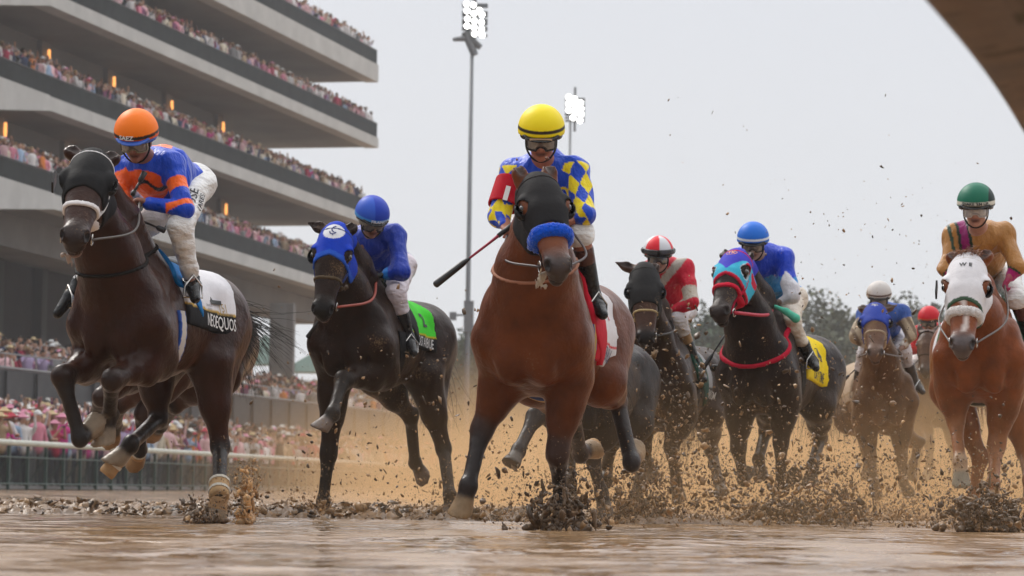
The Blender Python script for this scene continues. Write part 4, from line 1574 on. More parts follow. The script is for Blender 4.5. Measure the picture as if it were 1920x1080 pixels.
    def goggle(name, m, t, cond, col, zz=gz, k=1.0):
        G = SDF((-.2, -.16, -.1), (.2, .16, .14), .005)
        G.ell((.008, 0, -.0), (.100 * k, .084 * k, .16), (.1, .1, .1), .01)
        X, Y, Z = G.grid()
        D = np.maximum(np.abs(G.D - t * .5) - t * .5, cond(X, Y, Z - zz))
        ob = G.build(name, m, o_root, D=D, col=col)
        if ob: ob.matrix_basis = Mh @ Matrix.Diagonal((hz, hz, hz, 1))
        return ob
    out = lambda X, Y, Z: np.maximum(np.maximum(np.abs(Z - .0) - .040, np.abs(Y) - .078), np.maximum(.022 - np.sqrt(Y ** 2 + (Z + .040) ** 2), .0 - X))
    inner = lambda X, Y, Z: np.maximum(np.maximum(np.abs(Z - .0) - .032, np.abs(Y) - .072), np.maximum(.030 - np.sqrt(Y ** 2 + (Z + .040) ** 2), .0 - X))
    if S.get('goggles', True):
        goggle('goggle_frame', M_BOOT, .015, lambda X, Y, Z: np.maximum(out(X, Y, Z), -inner(X, Y, Z)), S.get('gogcol', (.02, .018, .018)))
        goggle('goggle_lens', S.get('lens', M_LENS), .011, inner, (.1, .1, .1))
        goggle('goggle_strap', M_BOOT, .008, lambda X, Y, Z: np.maximum(np.abs(Z - .008) - .011, X - .02), S.get('gogcol', (.02, .018, .018)), k=1.06)
    if S.get('gog2'):  # a second pair pushed up on the helmet
        G = SDF((-.2, -.18, -.05), (.22, .18, .24), .006)
        G.ell((-.012, 0, .045), (.152, .131, .136), (.1, .1, .1), .01)
        X, Y, Z = G.grid()
        D = np.maximum(np.abs(G.D - .004) - .008, np.abs(Z - .058) - np.where(X > .03, .022, .012))
        ob = G.build('raised_goggles', M_BOOT, o_root, D=D, col=lambda V: np.where(((V[:, 0] > .09) & (np.abs(V[:, 1]) > .012))[:, None], (.05, .045, .045), (.015, .013, .013)))
        ob.matrix_basis = Mh @ Matrix.Diagonal((hz, hz, hz, 1))
    # chin strap
    b = MB()
    b.tube(spline([(.03, .083, .02), (.04, .078, -.05), (.045, .045, -.105), (.05, 0, -.122), (.045, -.045, -.105), (.04, -.078, -.05), (.03, -.083, .02)], 5), .0055, 6)
    ob = b.build('chin_strap', M_LEATH, o_root, smooth=True)
    ob.matrix_basis = Mh @ Matrix.Diagonal((g, g, g, 1))
    if S.get('htext'):
        txt, sz, zc, col, yc = S['htext']
        V2, F2 = text_mesh(txt, sz, .001, 0, 1.15)
        V2[:, 0] += yc
        V = []
        for a, b2 in V2:
            th = a / .132
            z = zc + b2
            k = math.sqrt(max(1 - ((z - .045) / .130) ** 2, .05))
            V.append((-.012 + (.146 * k + .006) * math.cos(th), (.125 * k + .006) * math.sin(th), z))
        ob = mesh('helmet_lettering', V, F2, mat('helmtext_%s' % txt[:3], col, .6), o_root, smooth=False)
        ob.matrix_basis = Mh @ Matrix.Diagonal((hz, hz, hz, 1))
    if S.get('extra'): S['extra'](dict(J=J, O=O, root=o_root, K=K, HA=HA, hd=hd, f=f_, l=l_, up=up_, q=q, g=g))
    return o_root
def crop(label, p0, p1, d, col1=(.015, .015, .016), col2=None, flap=.35, r=.008):
    a, b = at(*p0[:2], d + p0[2]), at(*p1[:2], d + p1[2])
    T = empty('riding_crop', a, 0, label, 'riding crop')
    v = b - a
    m = MB()
    m.tube([np.zeros(3), v * (1 - flap)], [r * 1.1, r * .7], 8)
    m.build('shaft', mat('crop_%d' % int(1000 * (col2 or col1)[0]), col2 or col1, .4), T, smooth=True)
    m = MB()
    m.tube([v * (1 - flap) , v * (1 - flap * .8), v * .985, v], [r * .9, r * 1.9, r * 2.2, r * 1.6], 8)
    m.build('popper', mat('crop_leather', (.018, .018, .02), .45), T, smooth=True)
    m = MB()
    m.tube([-v * .12, v * .12], [r * 1.7, r * 1.4], 8)
    m.build('grip', mat('crop_leather', None), T, smooth=True)
# ------------------------------------------------------------------ the cast
BLUE = srgb(20, 62, 200)
ORANGE = srgb(255, 104, 10)
YEL = srgb(250, 225, 10)
RED = srgb(205, 15, 40)
def sel(n, base): return np.tile(np.array(base, float), (n, 1))
# 1 -- dark bay leader, black hood, orange helmet
BAY = (.030, .0085, .0038)
horse(dict(key='a', size=.955, label='dark bay racehorse in black hood and white bridle leading at far left, cloth lettered NEOEQUOS',
    d=16.2, chest=(226, 602), yaw=16.5, pitch=1, poll=(176, 300, -.42), muz=(136, 462), look=(-.12, .0), headsize=1.2,
    foam=(.585, -.085, 0, 10, (.36, .27, .22)), coat=BAY, dark=(.014, .011, .010), lower=(.022, .017, .015), hoof=(.24, .185, .13), muzzle=(.028, .018, .016), chin=(.30, .20, .17), vox=.0125, hvox=.0075, neck=1.25,
    earR=(117, 268), earL=(222, 285), seed=5,
    legs=dict(FR=[(116, 706, 'n'), (150, 822, 'm'), (176, 800, 'f')], FL=[(210, 712, 'n'), (205, 782, 'f'), (196, 835, 'n')],
              HL=[(413, 838, 'f'), (411, 925, 'n'), (406, 975, 'n')], HR=[(297, 785, 'm'), (245, 832, 'n'), (200, 888, 'n')]),
    hood=dict(col=(.012, .012, .013), low=.335, arch=.30, peak=.05, hole=.0, mat=M_FAB), flap=-1, cups=((.014, .014, .015), (1,)),
    noseband=dict(s=.375, w=.012, col=(.75, .72, .72), tilt=.2, t=.013), bridle=(.72, .7, .7), bridlew=.007,
    straps=[(.60, .30, 1.19, .011, (.012, .010, .009))],
    cloth=dict(x=(-.62, .10, -.06), main=(.72, .71, .74), edge=(.55, .36, .08), pcol=(.012, .012, .014), panel=.115, name='NEOEQUOS', nsize=.105, narrow=.62, ncol=(.75, .75, .75), nx=-.36,
        marks=[('L', .20, -.34, .19, (.02, .02, .02), 1.5, 0), ('151', .075, -.42, .105, (.38, .24, .05), .7, 0), ('KENTUCKY DERBY', .024, -.42, .067, (.06, .06, .06), .9, 0), ('CHURCHILL', .020, -.24, .115, (.05, .05, .07), .9, 0), ('DOWNS', .020, -.24, .09, (.05, .05, .07), .9, 0)]),
    girth=((.62, .60, .57), (.03, .10, .42)), pad=(srgb(20, 110, 175), .12),
    bandages=[('HL', 2, .74, 1.10, .060, (.46, .29, .14), (.12, .62)), ('HL', 3, .1, 1.0, .056, (.42, .25, .12), ()), ('HR', 3, .35, 1.05, .050, (.40, .24, .11), (.25, .5))],
    hands=[(262, 378, 16.3), (240, 382, 16.3)], reincol=(.10, .09, .08), reinr=.007,
    tail=(-.75, .42, -.45), tlen=.60, tdroop=.35, ntail=150))
def silk1(V, c):
    J = c['J']
    C = sel(len(V), srgb(5, 70, 200))
    for s in 'RL':
        t, d = seg_t(V, J['s' + s], J['e' + s])
        m = (d < .11)
        C[m & (((t > .38) & (t < .62)) | ((t > .88) & (t < .999)))] = ORANGE
        t2, d2 = seg_t(V, J['e' + s], J['w' + s])
    # emblem panel on the breast and hem
    rel = V - (c['cst'] * .70 + c['pel'] * .30 - np.array([.10, 0, .10]))
    m = (((rel[:, 0]) / .17) ** 2 + ((rel[:, 2]) / .085) ** 2 < 1)
    tL, dL = seg_t(V, J['sL'], J['eL'])
    m &= (dL > .085)
    C[m] = srgb(240, 90, 15)
    C[m & (np.abs(rel[:, 2] - .02 * np.sin(rel[:, 0] * 40)) < .010) & (rel[:, 0] > -.02)] = (.02, .02, .02)
    rel = V - (c['cst'] * .6 + c['pel'] * .4)
    C[(rel[:, 2] > .145) & (np.abs(rel[:, 0]) < .05)] = ORANGE
    return C
def helm1(V):
    C = sel(len(V), srgb(255, 125, 5))
    z = V[:, 2] - .06 * (V[:, 1]) * 0
    C[z < .062] = (.02, .015, .012)
    C[z < .045] = srgb(235, 95, 25)
    return C
def extra1(c):
    # lettering down the thigh of the breeches
    for txt, sz, off, t in (('JOSE', .075, .022, .40), ('VARES', .045, -.035, .42)):
        J, K = c['J'], c['K']
        a, b = J['hL'], J['kL']
        V2, F2 = text_mesh(txt, sz, .001)
        V2[:, 1] += off
        ax = nrm(np.array([.35, 0, .94]))
        uy = nrm(np.cross(-FWD, ax)) * 1.0
        org = a * .62 + b * .38 + np.array([.01, 0, -.02])
        decal('breeches_lettering', V2, F2, org, ax, uy * -1 if (uy @ RT) > 0 else uy, nrm(np.array([.25, -1, 0])), K, None, mat('breech_letter', (.03, .03, .035), .7), c['root'], off=.008, far=.5)
jockey(dict(label='jockey in orange helmet and blue and orange silks on the dark bay leader', d=16.2,
    J=dict(head=(256, 262, .06), sR=(236, 318, 0.37), sL=(322, 308, 0.27), eR=(226, 362, 0.27), eL=(346, 392, 0.12), HR=(243, 380, .18), HL=(258, 376, .12),
           hR=(330, 352, 0.81), hL=(368, 345, 0.74), kR=(285, 415, 0.32), kL=(338, 424, 0.15), aR=(150, 530, 0.51), aL=(358, 522, 0.31), tR=(108, 588, 0.41), tL=(366, 560, 0.19)),
    look=(-.22, -.36), silk=silk1, helmet=helm1, skin=(.30, .13, .085), htext=('SAEZ', .034, .054, (.8, .8, .8), -.03), hsize=1.02, boottop=.985, breechend=.98, breech=(.80, .79, .77),
    peak=srgb(60, 100, 190), gogcol=(.25, .2, .12), extra=extra1, vox=.0075))
crop('black whip held low across the orange helmeted jockey', (224, 396, .02), (310, 433, .10), 16.2, flap=.2)
crop('short black whip handle with yellow loop above the leader\'s mane', (250, 362, .0), (272, 322, .02), 16.2, flap=.5)
# 2 -- dark bay, blue hood with white disc
def hood2(s, n, w):
    C = sel(len(s), srgb(14, 58, 180))
    C[((s - .065) ** 2 + (w - .0) ** 2 < .058 ** 2) & (n > .02)] = (.72, .72, .75)
    edge = s - (.30 + .35 * np.abs(w) - .08)
    C[(edge > -.022)] = srgb(35, 85, 190)
    return C
def emblem2(c):
    u, n, w, hp = c['u'], c['n'], c['w'], c['hp']
    def stroke(pts, r):
        P = [np.array(p) for p in spline([np.array([a, b, 0.]) for a, b in pts], 6)]
        V, F = [], []
        for i, p in enumerate(P):
            d = nrm(P[min(i + 1, len(P) - 1)] - P[max(i - 1, 0)])
            q = np.array([-d[1], d[0], 0]) * r * (1 - .5 * i / len(P))
            V += [(p + q)[:2], (p - q)[:2]]
        for i in range(len(P) - 1): F.append((2 * i, 2 * i + 1, 2 * i + 3, 2 * i + 2))
        return np.array(V), F
    m = mat('emblem_blue', srgb(20, 35, 110), .6)
    for pts, r in (([(.012, .046), (-.008, .03), (-.012, .008), (.004, -.012), (.022, -.014)], .0055), ([(-.026, -.006), (-.016, -.026), (.010, -.026), (.022, -.012)], .0048), ([(-.004, -.036), (.004, -.040)], .005)):
        V2, F2 = stroke(pts, r)
        decal('hood_emblem', V2, F2, hp(.065, .05, 0), w, -u, n, c['Fh'], None, m, c['H'], off=.0125, far=.25)
horse(dict(key='b', label='dark brown racehorse in royal blue hood with white disc, green saddle cloth', d=20.3, chest=(662, 640), yaw=19.5, pitch=2,
    poll=(632, 432, -.40), muz=(602, 598), look=(-.18, .05), headsize=1.18, coat=(.020, .009, .0055), dark=(.013, .011, .010), lower=(.026, .022, .020), hoof=(.16, .13, .115), chin=(.30, .19, .16), vox=.014, hvox=.0085, neck=1.18,
    earR=(580, 418), earL=(668, 420), mat=M_COATM, seed=8,
    legs=dict(FR=[(616, 852, 'm'), (606, 940, 'm'), (598, 978, 'n')], FL=[(643, 712, 'n'), (624, 775, 'n'), (600, 806, 'n')],
              HL=[(832, 842, 'f'), (843, 928, 'n'), (846, 968, 'n')], HR=[(770, 782, 'f'), (778, 868, 'f'), (794, 893, 'f')]),
    hood=dict(col=hood2, low=.33, arch=.40, peak=.10, hole=.045, t=.010), cups=((.014, .014, .015), (-1,)),
    noseband=dict(s=.36, w=.010, col=(.10, .07, .04)), bridle=(.03, .05, .18), emblems=[emblem2],
    cloth=dict(x=(-.46, .12, -.06), main=srgb(70, 205, 50), edge=srgb(190, 170, 30), pcol=(.012, .012, .014), panel=.10, name='EAST AVENUE', nsize=.10, narrow=.5, ncol=(.7, .7, .7), nx=-.25, muddy=True,
        marks=[('2', .14, -.30, .17, (.02, .02, .02), 1.2, 0)]),
    girth=((.018, .018, .02),), pad=((.012, .012, .013), .08),
    bandages=[('HL', 3, .45, 1.1, .048, (.42, .24, .10), ()), ('HR', 3, .35, 1.1, .048, (.40, .24, .11), ())],
    hands=[(706, 522, 20.4), (694, 522, 20.4)], reincol=(.35, .06, .035), reinr=.010, tail=(-.3, -.2, -.8), tlen=.75))
def silk2(V, c):
    C = sel(len(V), srgb(8, 54, 170))
    for s in 'RL':
        t, d = seg_t(V, c['J']['e' + s], c['J']['w' + s])
        C[(t > .86) & (d < .07)] = srgb(30, 120, 205)
    return C
def helm2(V):
    C = sel(len(V), srgb(20, 60, 180))
    C[(V[:, 1] < -.02) & (np.abs(np.arctan2(V[:, 1], V[:, 0])) < 2.0)] = srgb(45, 90, 200)
    C[V[:, 2] < .052] = srgb(70, 150, 220)
    return C
def extra2(c):
    G = SDF(c['hd'] - .2, c['hd'] + .2, .007)
    for s in np.linspace(-1, 1, 9):
        G.ell(c['q'](.085 * math.cos(s * 1.2), .085 * math.sin(s * 1.2), .012), (.030, .026, .032), (.45, .42, .36), .015)
    rr = np.random.default_rng(4)
    ob = G.build('fogged_goggle_cover', M_FUZZ, c['root'], col=(.42, .38, .31), jit=lambda V: rr.normal(size=V.shape) * .003)
jockey(dict(label='jockey in blue helmet and all blue silks on the green clothed horse', d=20.3,
    J=dict(head=(697, 412, .06), sR=(668, 447, 0.37), sL=(742, 443, 0.25), eR=(664, 500, 0.28), eL=(752, 510, 0.10), HR=(694, 517, .18), HL=(708, 517, .14),
           hR=(708, 505, 0.80), hL=(752, 500, 0.72), kR=(684, 525, 0.34), kL=(742, 548, 0.14), aR=(640, 640, 0.53), aL=(764, 632, 0.29), tR=(628, 670, 0.42), tL=(776, 662, 0.17)),
    look=(.28, -.5), silk=silk2, helmet=helm2, skin=(.36, .19, .13), glove=(.015, .015, .016), htext=('FRANCO', .032, .042, (.75, .8, .9), .03), hsize=1.0, boottop=.45, breechend=.45, breech=(.70, .62, .66),
    boot=(.012, .012, .014), boottopcol=None, vox=.010, extra=extra2, gog_z=-.012))
crop('dark whip hanging beside the blue hooded horse\'s chin', (640, 548, -.15), (576, 633, -.05), 20.3, flap=.55)
# 3 -- bright bay in the centre
def hood3(s, n, w): return sel(len(s), (.016, .015, .016))
horse(dict(key='c', label='bright bay racehorse in black hood with blue fleece noseband at the centre front', d=15.2, chest=(1000, 630), yaw=13, pitch=1,
    poll=(1006, 344, -.40), muz=(1052, 518), look=(.22, .10), headsize=1.12, foam=(.50, -.13, -.04, 26, (.50, .44, .36)), coat=(.112, .028, .0065), dark=(.024, .018, .017), lower=(.032, .026, .025), hoof=(.30, .20, .11), muzzle=(.055, .042, .040), head=(.15, .040, .011), vox=.0125, hvox=.0075, neck=1.42,
    earR=(968, 300), earL=(1026, 296), seed=9, knee=(.07, .028, .016),
    legs=dict(FR=[(903, 806, 'm'), (878, 912, 'n'), (862, 968, 'n')], FL=[(1045, 852, 'm'), (1052, 940, 'f'), (1052, 985, 'n')],
              HL=[(1157, 752, 'f'), (1184, 868, 'n'), (1192, 850, 'f')], HR=[(1073, 778, 'f'), (1088, 852, 'f'), (1112, 838, 'f')]),
    hood=dict(col=hood3, low=.36, arch=.25, peak=.03, hole=.042, mat=M_FAB), cups=((.015, .014, .015), (-1, 1)),
    noseband=dict(s=.375, roll=.034, col=srgb(8, 85, 215), tilt=.1), bridle=(.02, .015, .014),
    straps=[(.64, .33, 1.1, .008, (.35, .16, .10))],
    cloth=dict(x=(-.44, .10, -.16), split=(-.10, (.55, .012, .03)), main=(.72, .70, .72), edge=(.6, .02, .03), pcol=(.70, .69, .72), panel=.11, name='CITIZEN BULL', nsize=.11, narrow=.55, ncol=(.04, .05, .12), nx=-.20,
        marks=[('1', .16, -.30, .16, (.5, .02, .04), 1.2, 0)]),
    girth=((.45, .28, .08), (.06, .09, .25)), pad=(srgb(190, 20, 45), -.12),
    bandages=[('HR', 3, .8, 1.15, .050, (.42, .20, .07), ())],
    hands=[(1062, 420, 15.3), (952, 436, 15.35)], reincol=(.05, .03, .03), reinr=.007, tail=(-.3, .1, -.8), tlen=.6))
def silk3(V, c):
    J = c['J']
    C = sel(len(V), srgb(8, 72, 205))
    for s in 'RL':
        for a, b in ((J['s' + s], J['e' + s]), (J['e' + s], J['w' + s])):
            t, d = seg_t(V, a, b)
            t0, d0 = seg_t(V, c['cst'], c['pel'])
            m = (d < .10) & (t > .02) & (t < .995) & (d < d0 * .9)
            k = arm_diamond(V, a, b)
            C[m & k] = YEL
    return C
def helm3(V):
    C = sel(len(V), YEL)
    C[(V[:, 2] < .072) & (V[:, 2] > .054)] = (.03, .02, .012)
    return C
def extra3(c):
    J = c['J']
    a = J['sR'] * .52 + J['eR'] * .48
    ax = nrm(J['eR'] - J['sR'])
    G = SDF(a - .2, a + .2, .007)
    G.cone(a - ax * .075, a + ax * .085, .082, .088, (.1, .1, .1), .01)
    X, Y, Z = G.grid()
    t = (X - a[0]) * ax[0] + (Y - a[1]) * ax[1] + (Z - a[2]) * ax[2]
    D = np.maximum(np.maximum(G.D, np.abs(t) - .085), -(G.D + .012))
    G.build('number_armband', M_FAB, c['root'], D=D, col=srgb(185, 20, 40))
    V2 = np.array([(-.012, -.045), (.014, -.045), (.014, .045), (-.012, .045)])
    mm = mat('armband_number', (.8, .78, .75), .6)
    decal('armband_digit', V2, [(0, 1, 2, 3)], a, nrm(np.cross(-ax, FWD)) * 1, -ax, -FWD, G, None, mm, c['root'], off=.004, far=.3)
    b = MB()
    b.box(c['q'](.142, 0, .030), (.004, .12, .010), c['HA'])
    b.build('visor_trim', mat('visor_cream', (.6, .42, .25), .5), c['root'])
jockey(dict(label='jockey in yellow helmet and blue silks with yellow diamond sleeves at the centre', d=15.2,
    J=dict(head=(1015, 258, .06), sR=(962, 322, 0.36), sL=(1076, 318, 0.28), eR=(938, 408, 0.25), eL=(1096, 402, 0.14), HR=(956, 434, .12), HL=(1062, 420, .14),
           hR=(990, 400, 0.82), hL=(1066, 398, 0.76), kR=(985, 480, 0.31), kL=(1088, 440, 0.18), aR=(960, 590, 0.50), aL=(1112, 560, 0.34), tR=(950, 620, 0.39), tL=(1130, 590, 0.22)),
    look=(-.02, -.30), silk=silk3, helmet=helm3, skin=(.42, .17, .11), boottop=.20, breechend=.12, boottopcol=((.085, .028, .018), .09), hsize=1.02, extra=extra3, vox=.0068, gog_z=-.006))
def cuff(label): pass
crop('long black whip with pink shaft held out by the yellow helmeted jockey', (950, 430, .05), (815, 535, -.1), 15.2, col2=(.35, .02, .06), flap=.48, r=.009)
# 4 -- dark bay, dark mesh hood, red and white jockey
horse(dict(key='d', label='mud specked dark horse in dark mesh hood beside the centre horse\'s hindquarters', d=23, chest=(1232, 725), yaw=18, pitch=0,
    poll=(1208, 505, -.40), muz=(1212, 650), look=(.05, .12), headsize=1.18, coat=(.030, .015, .010), dark=(.020, .016, .015), lower=(.035, .024, .018), hoof=(.12, .09, .06), head=(.07, .032, .020), vox=.016, hvox=.010, neck=1.12,
    earR=(1155, 492), earL=(1228, 495), mat=M_COATM, seed=10,
    legs=dict(FR=[(1208, 842, 'm'), (1200, 900, 'm'), (1190, 945, 'n')], FL=[(1258, 838, 'm'), (1268, 905, 'f'), (1275, 940, 'n')],
              HL=[(1334, 845, 'f'), (1348, 905, 'n'), (1356, 928, 'n')], HR=[(1196, 805, 'f'), (1215, 868, 'f'), (1228, 902, 'f')]),
    hood=dict(col=(.022, .021, .021), low=.31, arch=.1, peak=.0, hole=.03, mat=M_FABM), cups=((.014, .014, .015), (-1, 1)),
    noseband=dict(s=.36, w=.008, col=(.55, .42, .22)), bridle=(.02, .017, .015),
    cloth=dict(x=(-.32, .10, -.12), main=(.30, .30, .31), edge=(.05, .05, .05), pcol=(.02, .02, .022), panel=.10, name='RANSOM', nsize=.10, narrow=.7, ncol=(.5, .48, .46), nx=-.26, muddy=True),
    girth=((.02, .02, .022),), pad=(srgb(25, 70, 62), -.08),
    hands=[(1250, 585, 23.15), (1232, 590, 23.15)], reincol=(.02, .02, .02), reinr=.009, tail=(-.2, -.35, -.7), tlen=.9, tdroop=1.2))
def silk4(V, c):
    J = c['J']
    C = sel(len(V), srgb(200, 14, 48))
    rel = V - c['cst']
    d = rel[:, 0] * .78 - rel[:, 2] * .62
    tL, dL = seg_t(V, J['sL'], J['eL'])
    tR, dR = seg_t(V, J['sR'], J['eR'])
    C[(np.abs(d - .05) < .034) & (dL > .09) & (dR > .09)] = (.46, .42, .36)
    C[(dL < .10) & (tL > .58) & (tL < .96)] = (.52, .46, .38)
    C[(dR < .10) & (tR > .58) & (tR < .96)] = (.52, .46, .38)
    return C
def helm4(V):
    C = sel(len(V), srgb(225, 25, 45))
    an = np.arctan2(V[:, 1], V[:, 0] + .012)
    C[(an > .05) & (an < .95)] = (.70, .70, .72)
    C[(an < -1.0) & (an > -2)] = (.70, .70, .72)
    return C
jockey(dict(label='jockey in red and white quartered helmet with muddy red silks and white sash', d=23,
    J=dict(head=(1234, 482, .06), sR=(1204, 512, 0.37), sL=(1284, 505, 0.26), eR=(1200, 562, 0.27), eL=(1298, 568, 0.11), HR=(1230, 592, .20), HL=(1248, 586, .16),
           hR=(1238, 580, 0.81), hL=(1282, 578, 0.73), kR=(1225, 600, 0.33), kL=(1272, 600, 0.15), aR=(1200, 690, 0.52), aL=(1306, 690, 0.30), tR=(1190, 712, 0.41), tL=(1320, 712, 0.18)),
    look=(.03, -.16), silk=silk4, helmet=helm4, smat=M_SILKM, bmat=M_BREECHM, skin=(.45, .25, .19), boottop=.28, breechend=.30, breech=(.66, .62, .64), boot=(.02, .02, .02), boottopcol=((.30, .17, .075), .08), gog2=True, vox=.011))
crop('grey whip end held by the red silked jockey', (1246, 590, .0), (1218, 612, -.1), 23, col2=(.1, .1, .1), flap=.5)
# 5 -- dark horse with violet and turquoise hood
def hood5(s, n, w):
    C = sel(len(s), srgb(60, 175, 205))
    v = s - (.24 - 1.35 * np.abs(w))
    C[v < 0] = srgb(62, 62, 185)
    edge = s - (.36 + .40 * np.abs(w) - .085)
    C[edge > -.018] = srgb(200, 25, 60)
    for sd in (1, -1):
        e = np.sqrt((s - .205) ** 2 + (n - .03) ** 2 + (w * 1.12 - sd * .105) ** 2)
        C[e < .054] = (.55, .62, .68)
    C[(np.abs(w) > .098)] = srgb(190, 22, 60)
    return C
def emblem5(c):
    V2, F2 = text_mesh('TK', .052, .001)
    mm = mat('monogram', srgb(240, 160, 110), .6)
    decal('hood_monogram', V2, F2, c['hp'](.075, .05, 0), c['w'], -c['u'], c['n'], c['Fh'], None, mm, c['H'], off=.0125, far=.25)
    V2, F2 = [], []
    for k in range(25):
        a = 2 * math.pi * k / 24
        for r in (.034, .038): V2.append((r * 1.15 * math.cos(a), r * .8 * math.sin(a)))
    F2 = [(2 * k, 2 * k + 1, 2 * k + 3, 2 * k + 2) for k in range(24)]
    decal('hood_ring', np.array(V2), F2, c['hp'](.075, .05, 0), c['w'], -c['u'], c['n'], c['Fh'], None, mm, c['H'], off=.0125, far=.25)
horse(dict(key='e', label='near black racehorse in violet and turquoise hood with red reins', d=21.8, chest=(1422, 700), yaw=23.5, pitch=2,
    poll=(1384, 482, -.42), muz=(1345, 598), look=(-.38, .30), headsize=1.18, coat=(.017, .009, .007), dark=(.013, .011, .010), lower=(.018, .014, .013), hoof=(.06, .05, .04), muzzle=(.03, .02, .018), vox=.015, hvox=.0085, neck=1.25,
    earR=(1351, 468), earL=(1404, 476), mat=M_COATM, seed=12,
    legs=dict(FR=[(1384, 842, 'm'), (1394, 900, 'f'), (1403, 880, 'f')], FL=[(1464, 830, 'm'), (1464, 912, 'f'), (1492, 890, 'f')],
              HL=[(1538, 822, 'f'), (1524, 872, 'n'), (1518, 915, 'n')], HR=[(1436, 808, 'f'), (1422, 862, 'n'), (1430, 905, 'f')]),
    hood=dict(col=hood5, low=.36, arch=.40, peak=.085, hole=.046, t=.011), emblems=[emblem5],
    noseband=dict(s=.355, w=.014, col=srgb(200, 25, 55), tilt=.1, t=.016), bridle=srgb(185, 20, 60), bridlew=.012,
    straps=[(.66, .04, .95, .016, srgb(185, 15, 50))],
    cloth=dict(x=(-.44, .10, -.10), main=srgb(235, 205, 20), edge=srgb(235, 205, 20), pcol=srgb(235, 205, 20), panel=.11, name='DAY TIME', nsize=.115, narrow=.62, ncol=(.03, .03, .03), nx=-.20, muddy=True, slope=.4,
        marks=[('4', .15, -.30, .15, (.02, .02, .02), 1.2, 0)]),
    girth=((.02, .02, .02),), bandages=[('HL', 3, .1, .95, .046, (.22, .045, .04), ()), ('HR', 3, .0, .9, .048, (.22, .05, .045), ())],
    hands=[(1450, 574, 21.95), (1432, 574, 21.95)], reincol=srgb(185, 20, 55), reinr=.014, tail=(-.4, -.1, -.6), tlen=.7))
def silk5(V, c):
    J = c['J']
    C = sel(len(V), srgb(8, 62, 200))
    rel = V - (c['cst'] * .55 + c['pel'] * .45)
    t, d = seg_t(V, c['cst'], c['pel'])
    z = (V - c['cst'])[:, 2]
    C[(z < -.13 - .05 * np.abs(((V[:, 0] * 9) % 2) - 1))] = srgb(45, 140, 205)
    for s in 'RL':
        t, d = seg_t(V, J['s' + s], J['e' + s])
        t2, d2 = seg_t(V, J['e' + s], J['w' + s])
        an = np.abs((np.arctan2(V[:, 1] - J['s' + s][1], V[:, 0] - J['s' + s][0]) * 2) % 2 - 1)
        C[((d < .10) & (t > .42 + .35 * an)) | ((d2 < .09) & (d2 < d))] = (.72, .71, .76)
    return C
def extra5(c):
    G = SDF(at(1462, 580, 21.5) - c['O'] - .25, at(1480, 600, 21.6) - c['O'] + .3, .008)
    p = [at(*q) - c['O'] for q in ((1452, 574, 21.72), (1474, 584, 21.68), (1492, 597, 21.66))]
    G.cone(p[0], p[1], .014, .024, (0, 0, 0), .02)
    G.cone(p[1], p[2], .024, .036, (0, 0, 0), .02)
    G.build('knee_cloth', M_FABM, c['root'], col=srgb(90, 190, 160))
def helm5(V):
    C = sel(len(V), srgb(18, 110, 215))
    C[(V[:, 2] < .064) & (V[:, 2] > .048)] = (.78, .82, .86)
    return C
jockey(dict(label='jockey in bright blue helmet with white band, blue silks and white sleeves', d=21.8,
    J=dict(head=(1412, 458, .06), sR=(1388, 485, 0.37), sL=(1468, 484, 0.23), eR=(1396, 545, 0.29), eL=(1486, 556, 0.08), HR=(1434, 576, .18), HL=(1448, 574, .16),
           hR=(1440, 560, 0.79), hL=(1486, 560, 0.69), kR=(1420, 600, 0.35), kL=(1484, 600, 0.11), aR=(1380, 700, 0.54), aL=(1516, 668, 0.25), tR=(1338, 690, 0.44), tL=(1530, 690, 0.13)),
    look=(-.05, -.22), silk=silk5, helmet=helm5, bmat=M_BREECHM, skin=(.42, .28, .22), glove=(.02, .018, .016), boottop=.62, breechend=.66, breech=(.68, .60, .50), vox=.0105, lens=M_LENS, extra=extra5))
crop('black whip pointing down between the two dark muddy horses', (1366, 618, .3), (1318, 692, .3), 21.8, flap=.4)
# 6 -- muddy horse in blue star hood
def hood6(s, n, w):
    C = sel(len(s), srgb(40, 62, 150))
    th = np.arctan2(w, s - .05)
    r = np.sqrt(w ** 2 + (s - .05) ** 2)
    C[(r < .028 * (.62 + .38 * np.cos(5 * th))) & (n > 0)] = (.55, .55, .6)
    return C
horse(dict(key='f', label='brown mud coated horse in blue hood with white star, back in the spray', d=27.8, chest=(1660, 745), yaw=-4, pitch=0,
    poll=(1641, 580, -.42), muz=(1641, 672), look=(-.02, .35), headsize=1.2, coat=(.11, .055, .026), dark=(.05, .032, .02), lower=(.10, .065, .04), hoof=(.06, .045, .03), muzzle=(.12, .075, .055), head=(.12, .06, .035), vox=.018, hvox=.011, neck=1.15,
    mat=M_COATM, seed=14, earR=(1608, 575), earL=(1680, 572),
    legs=dict(FR=[(1632, 858, 'm'), (1640, 905, 'm'), (1642, 925, 'f')], FL=[(1690, 858, 'm'), (1694, 905, 'm'), (1702, 922, 'f')],
              HL=[(1722, 830, 'f'), (1712, 870, 'f'), (1706, 900, 'f')], HR=[(1612, 810, 'f'), (1628, 870, 'f'), (1622, 900, 'f')]),
    hood=dict(col=hood6, low=.30, arch=.2, peak=.05, hole=.03), cups=((.12, .09, .06), (-1, 1)),
    noseband=dict(s=.34, w=.010, col=(.42, .32, .22)), bridle=(.10, .07, .05),
    cloth=dict(x=(-.6, .1, -.1), main=(.45, .34, .24), edge=(.3, .2, .1), pcol=(.35, .26, .18), panel=.08, muddy=True), girth=((.3, .22, .15),),
    hands=[(1684, 655, 27.95), (1632, 655, 27.95)], reincol=(.08, .05, .035), reinr=.01, tail=(-.2, 0, -.7), tlen=.6))
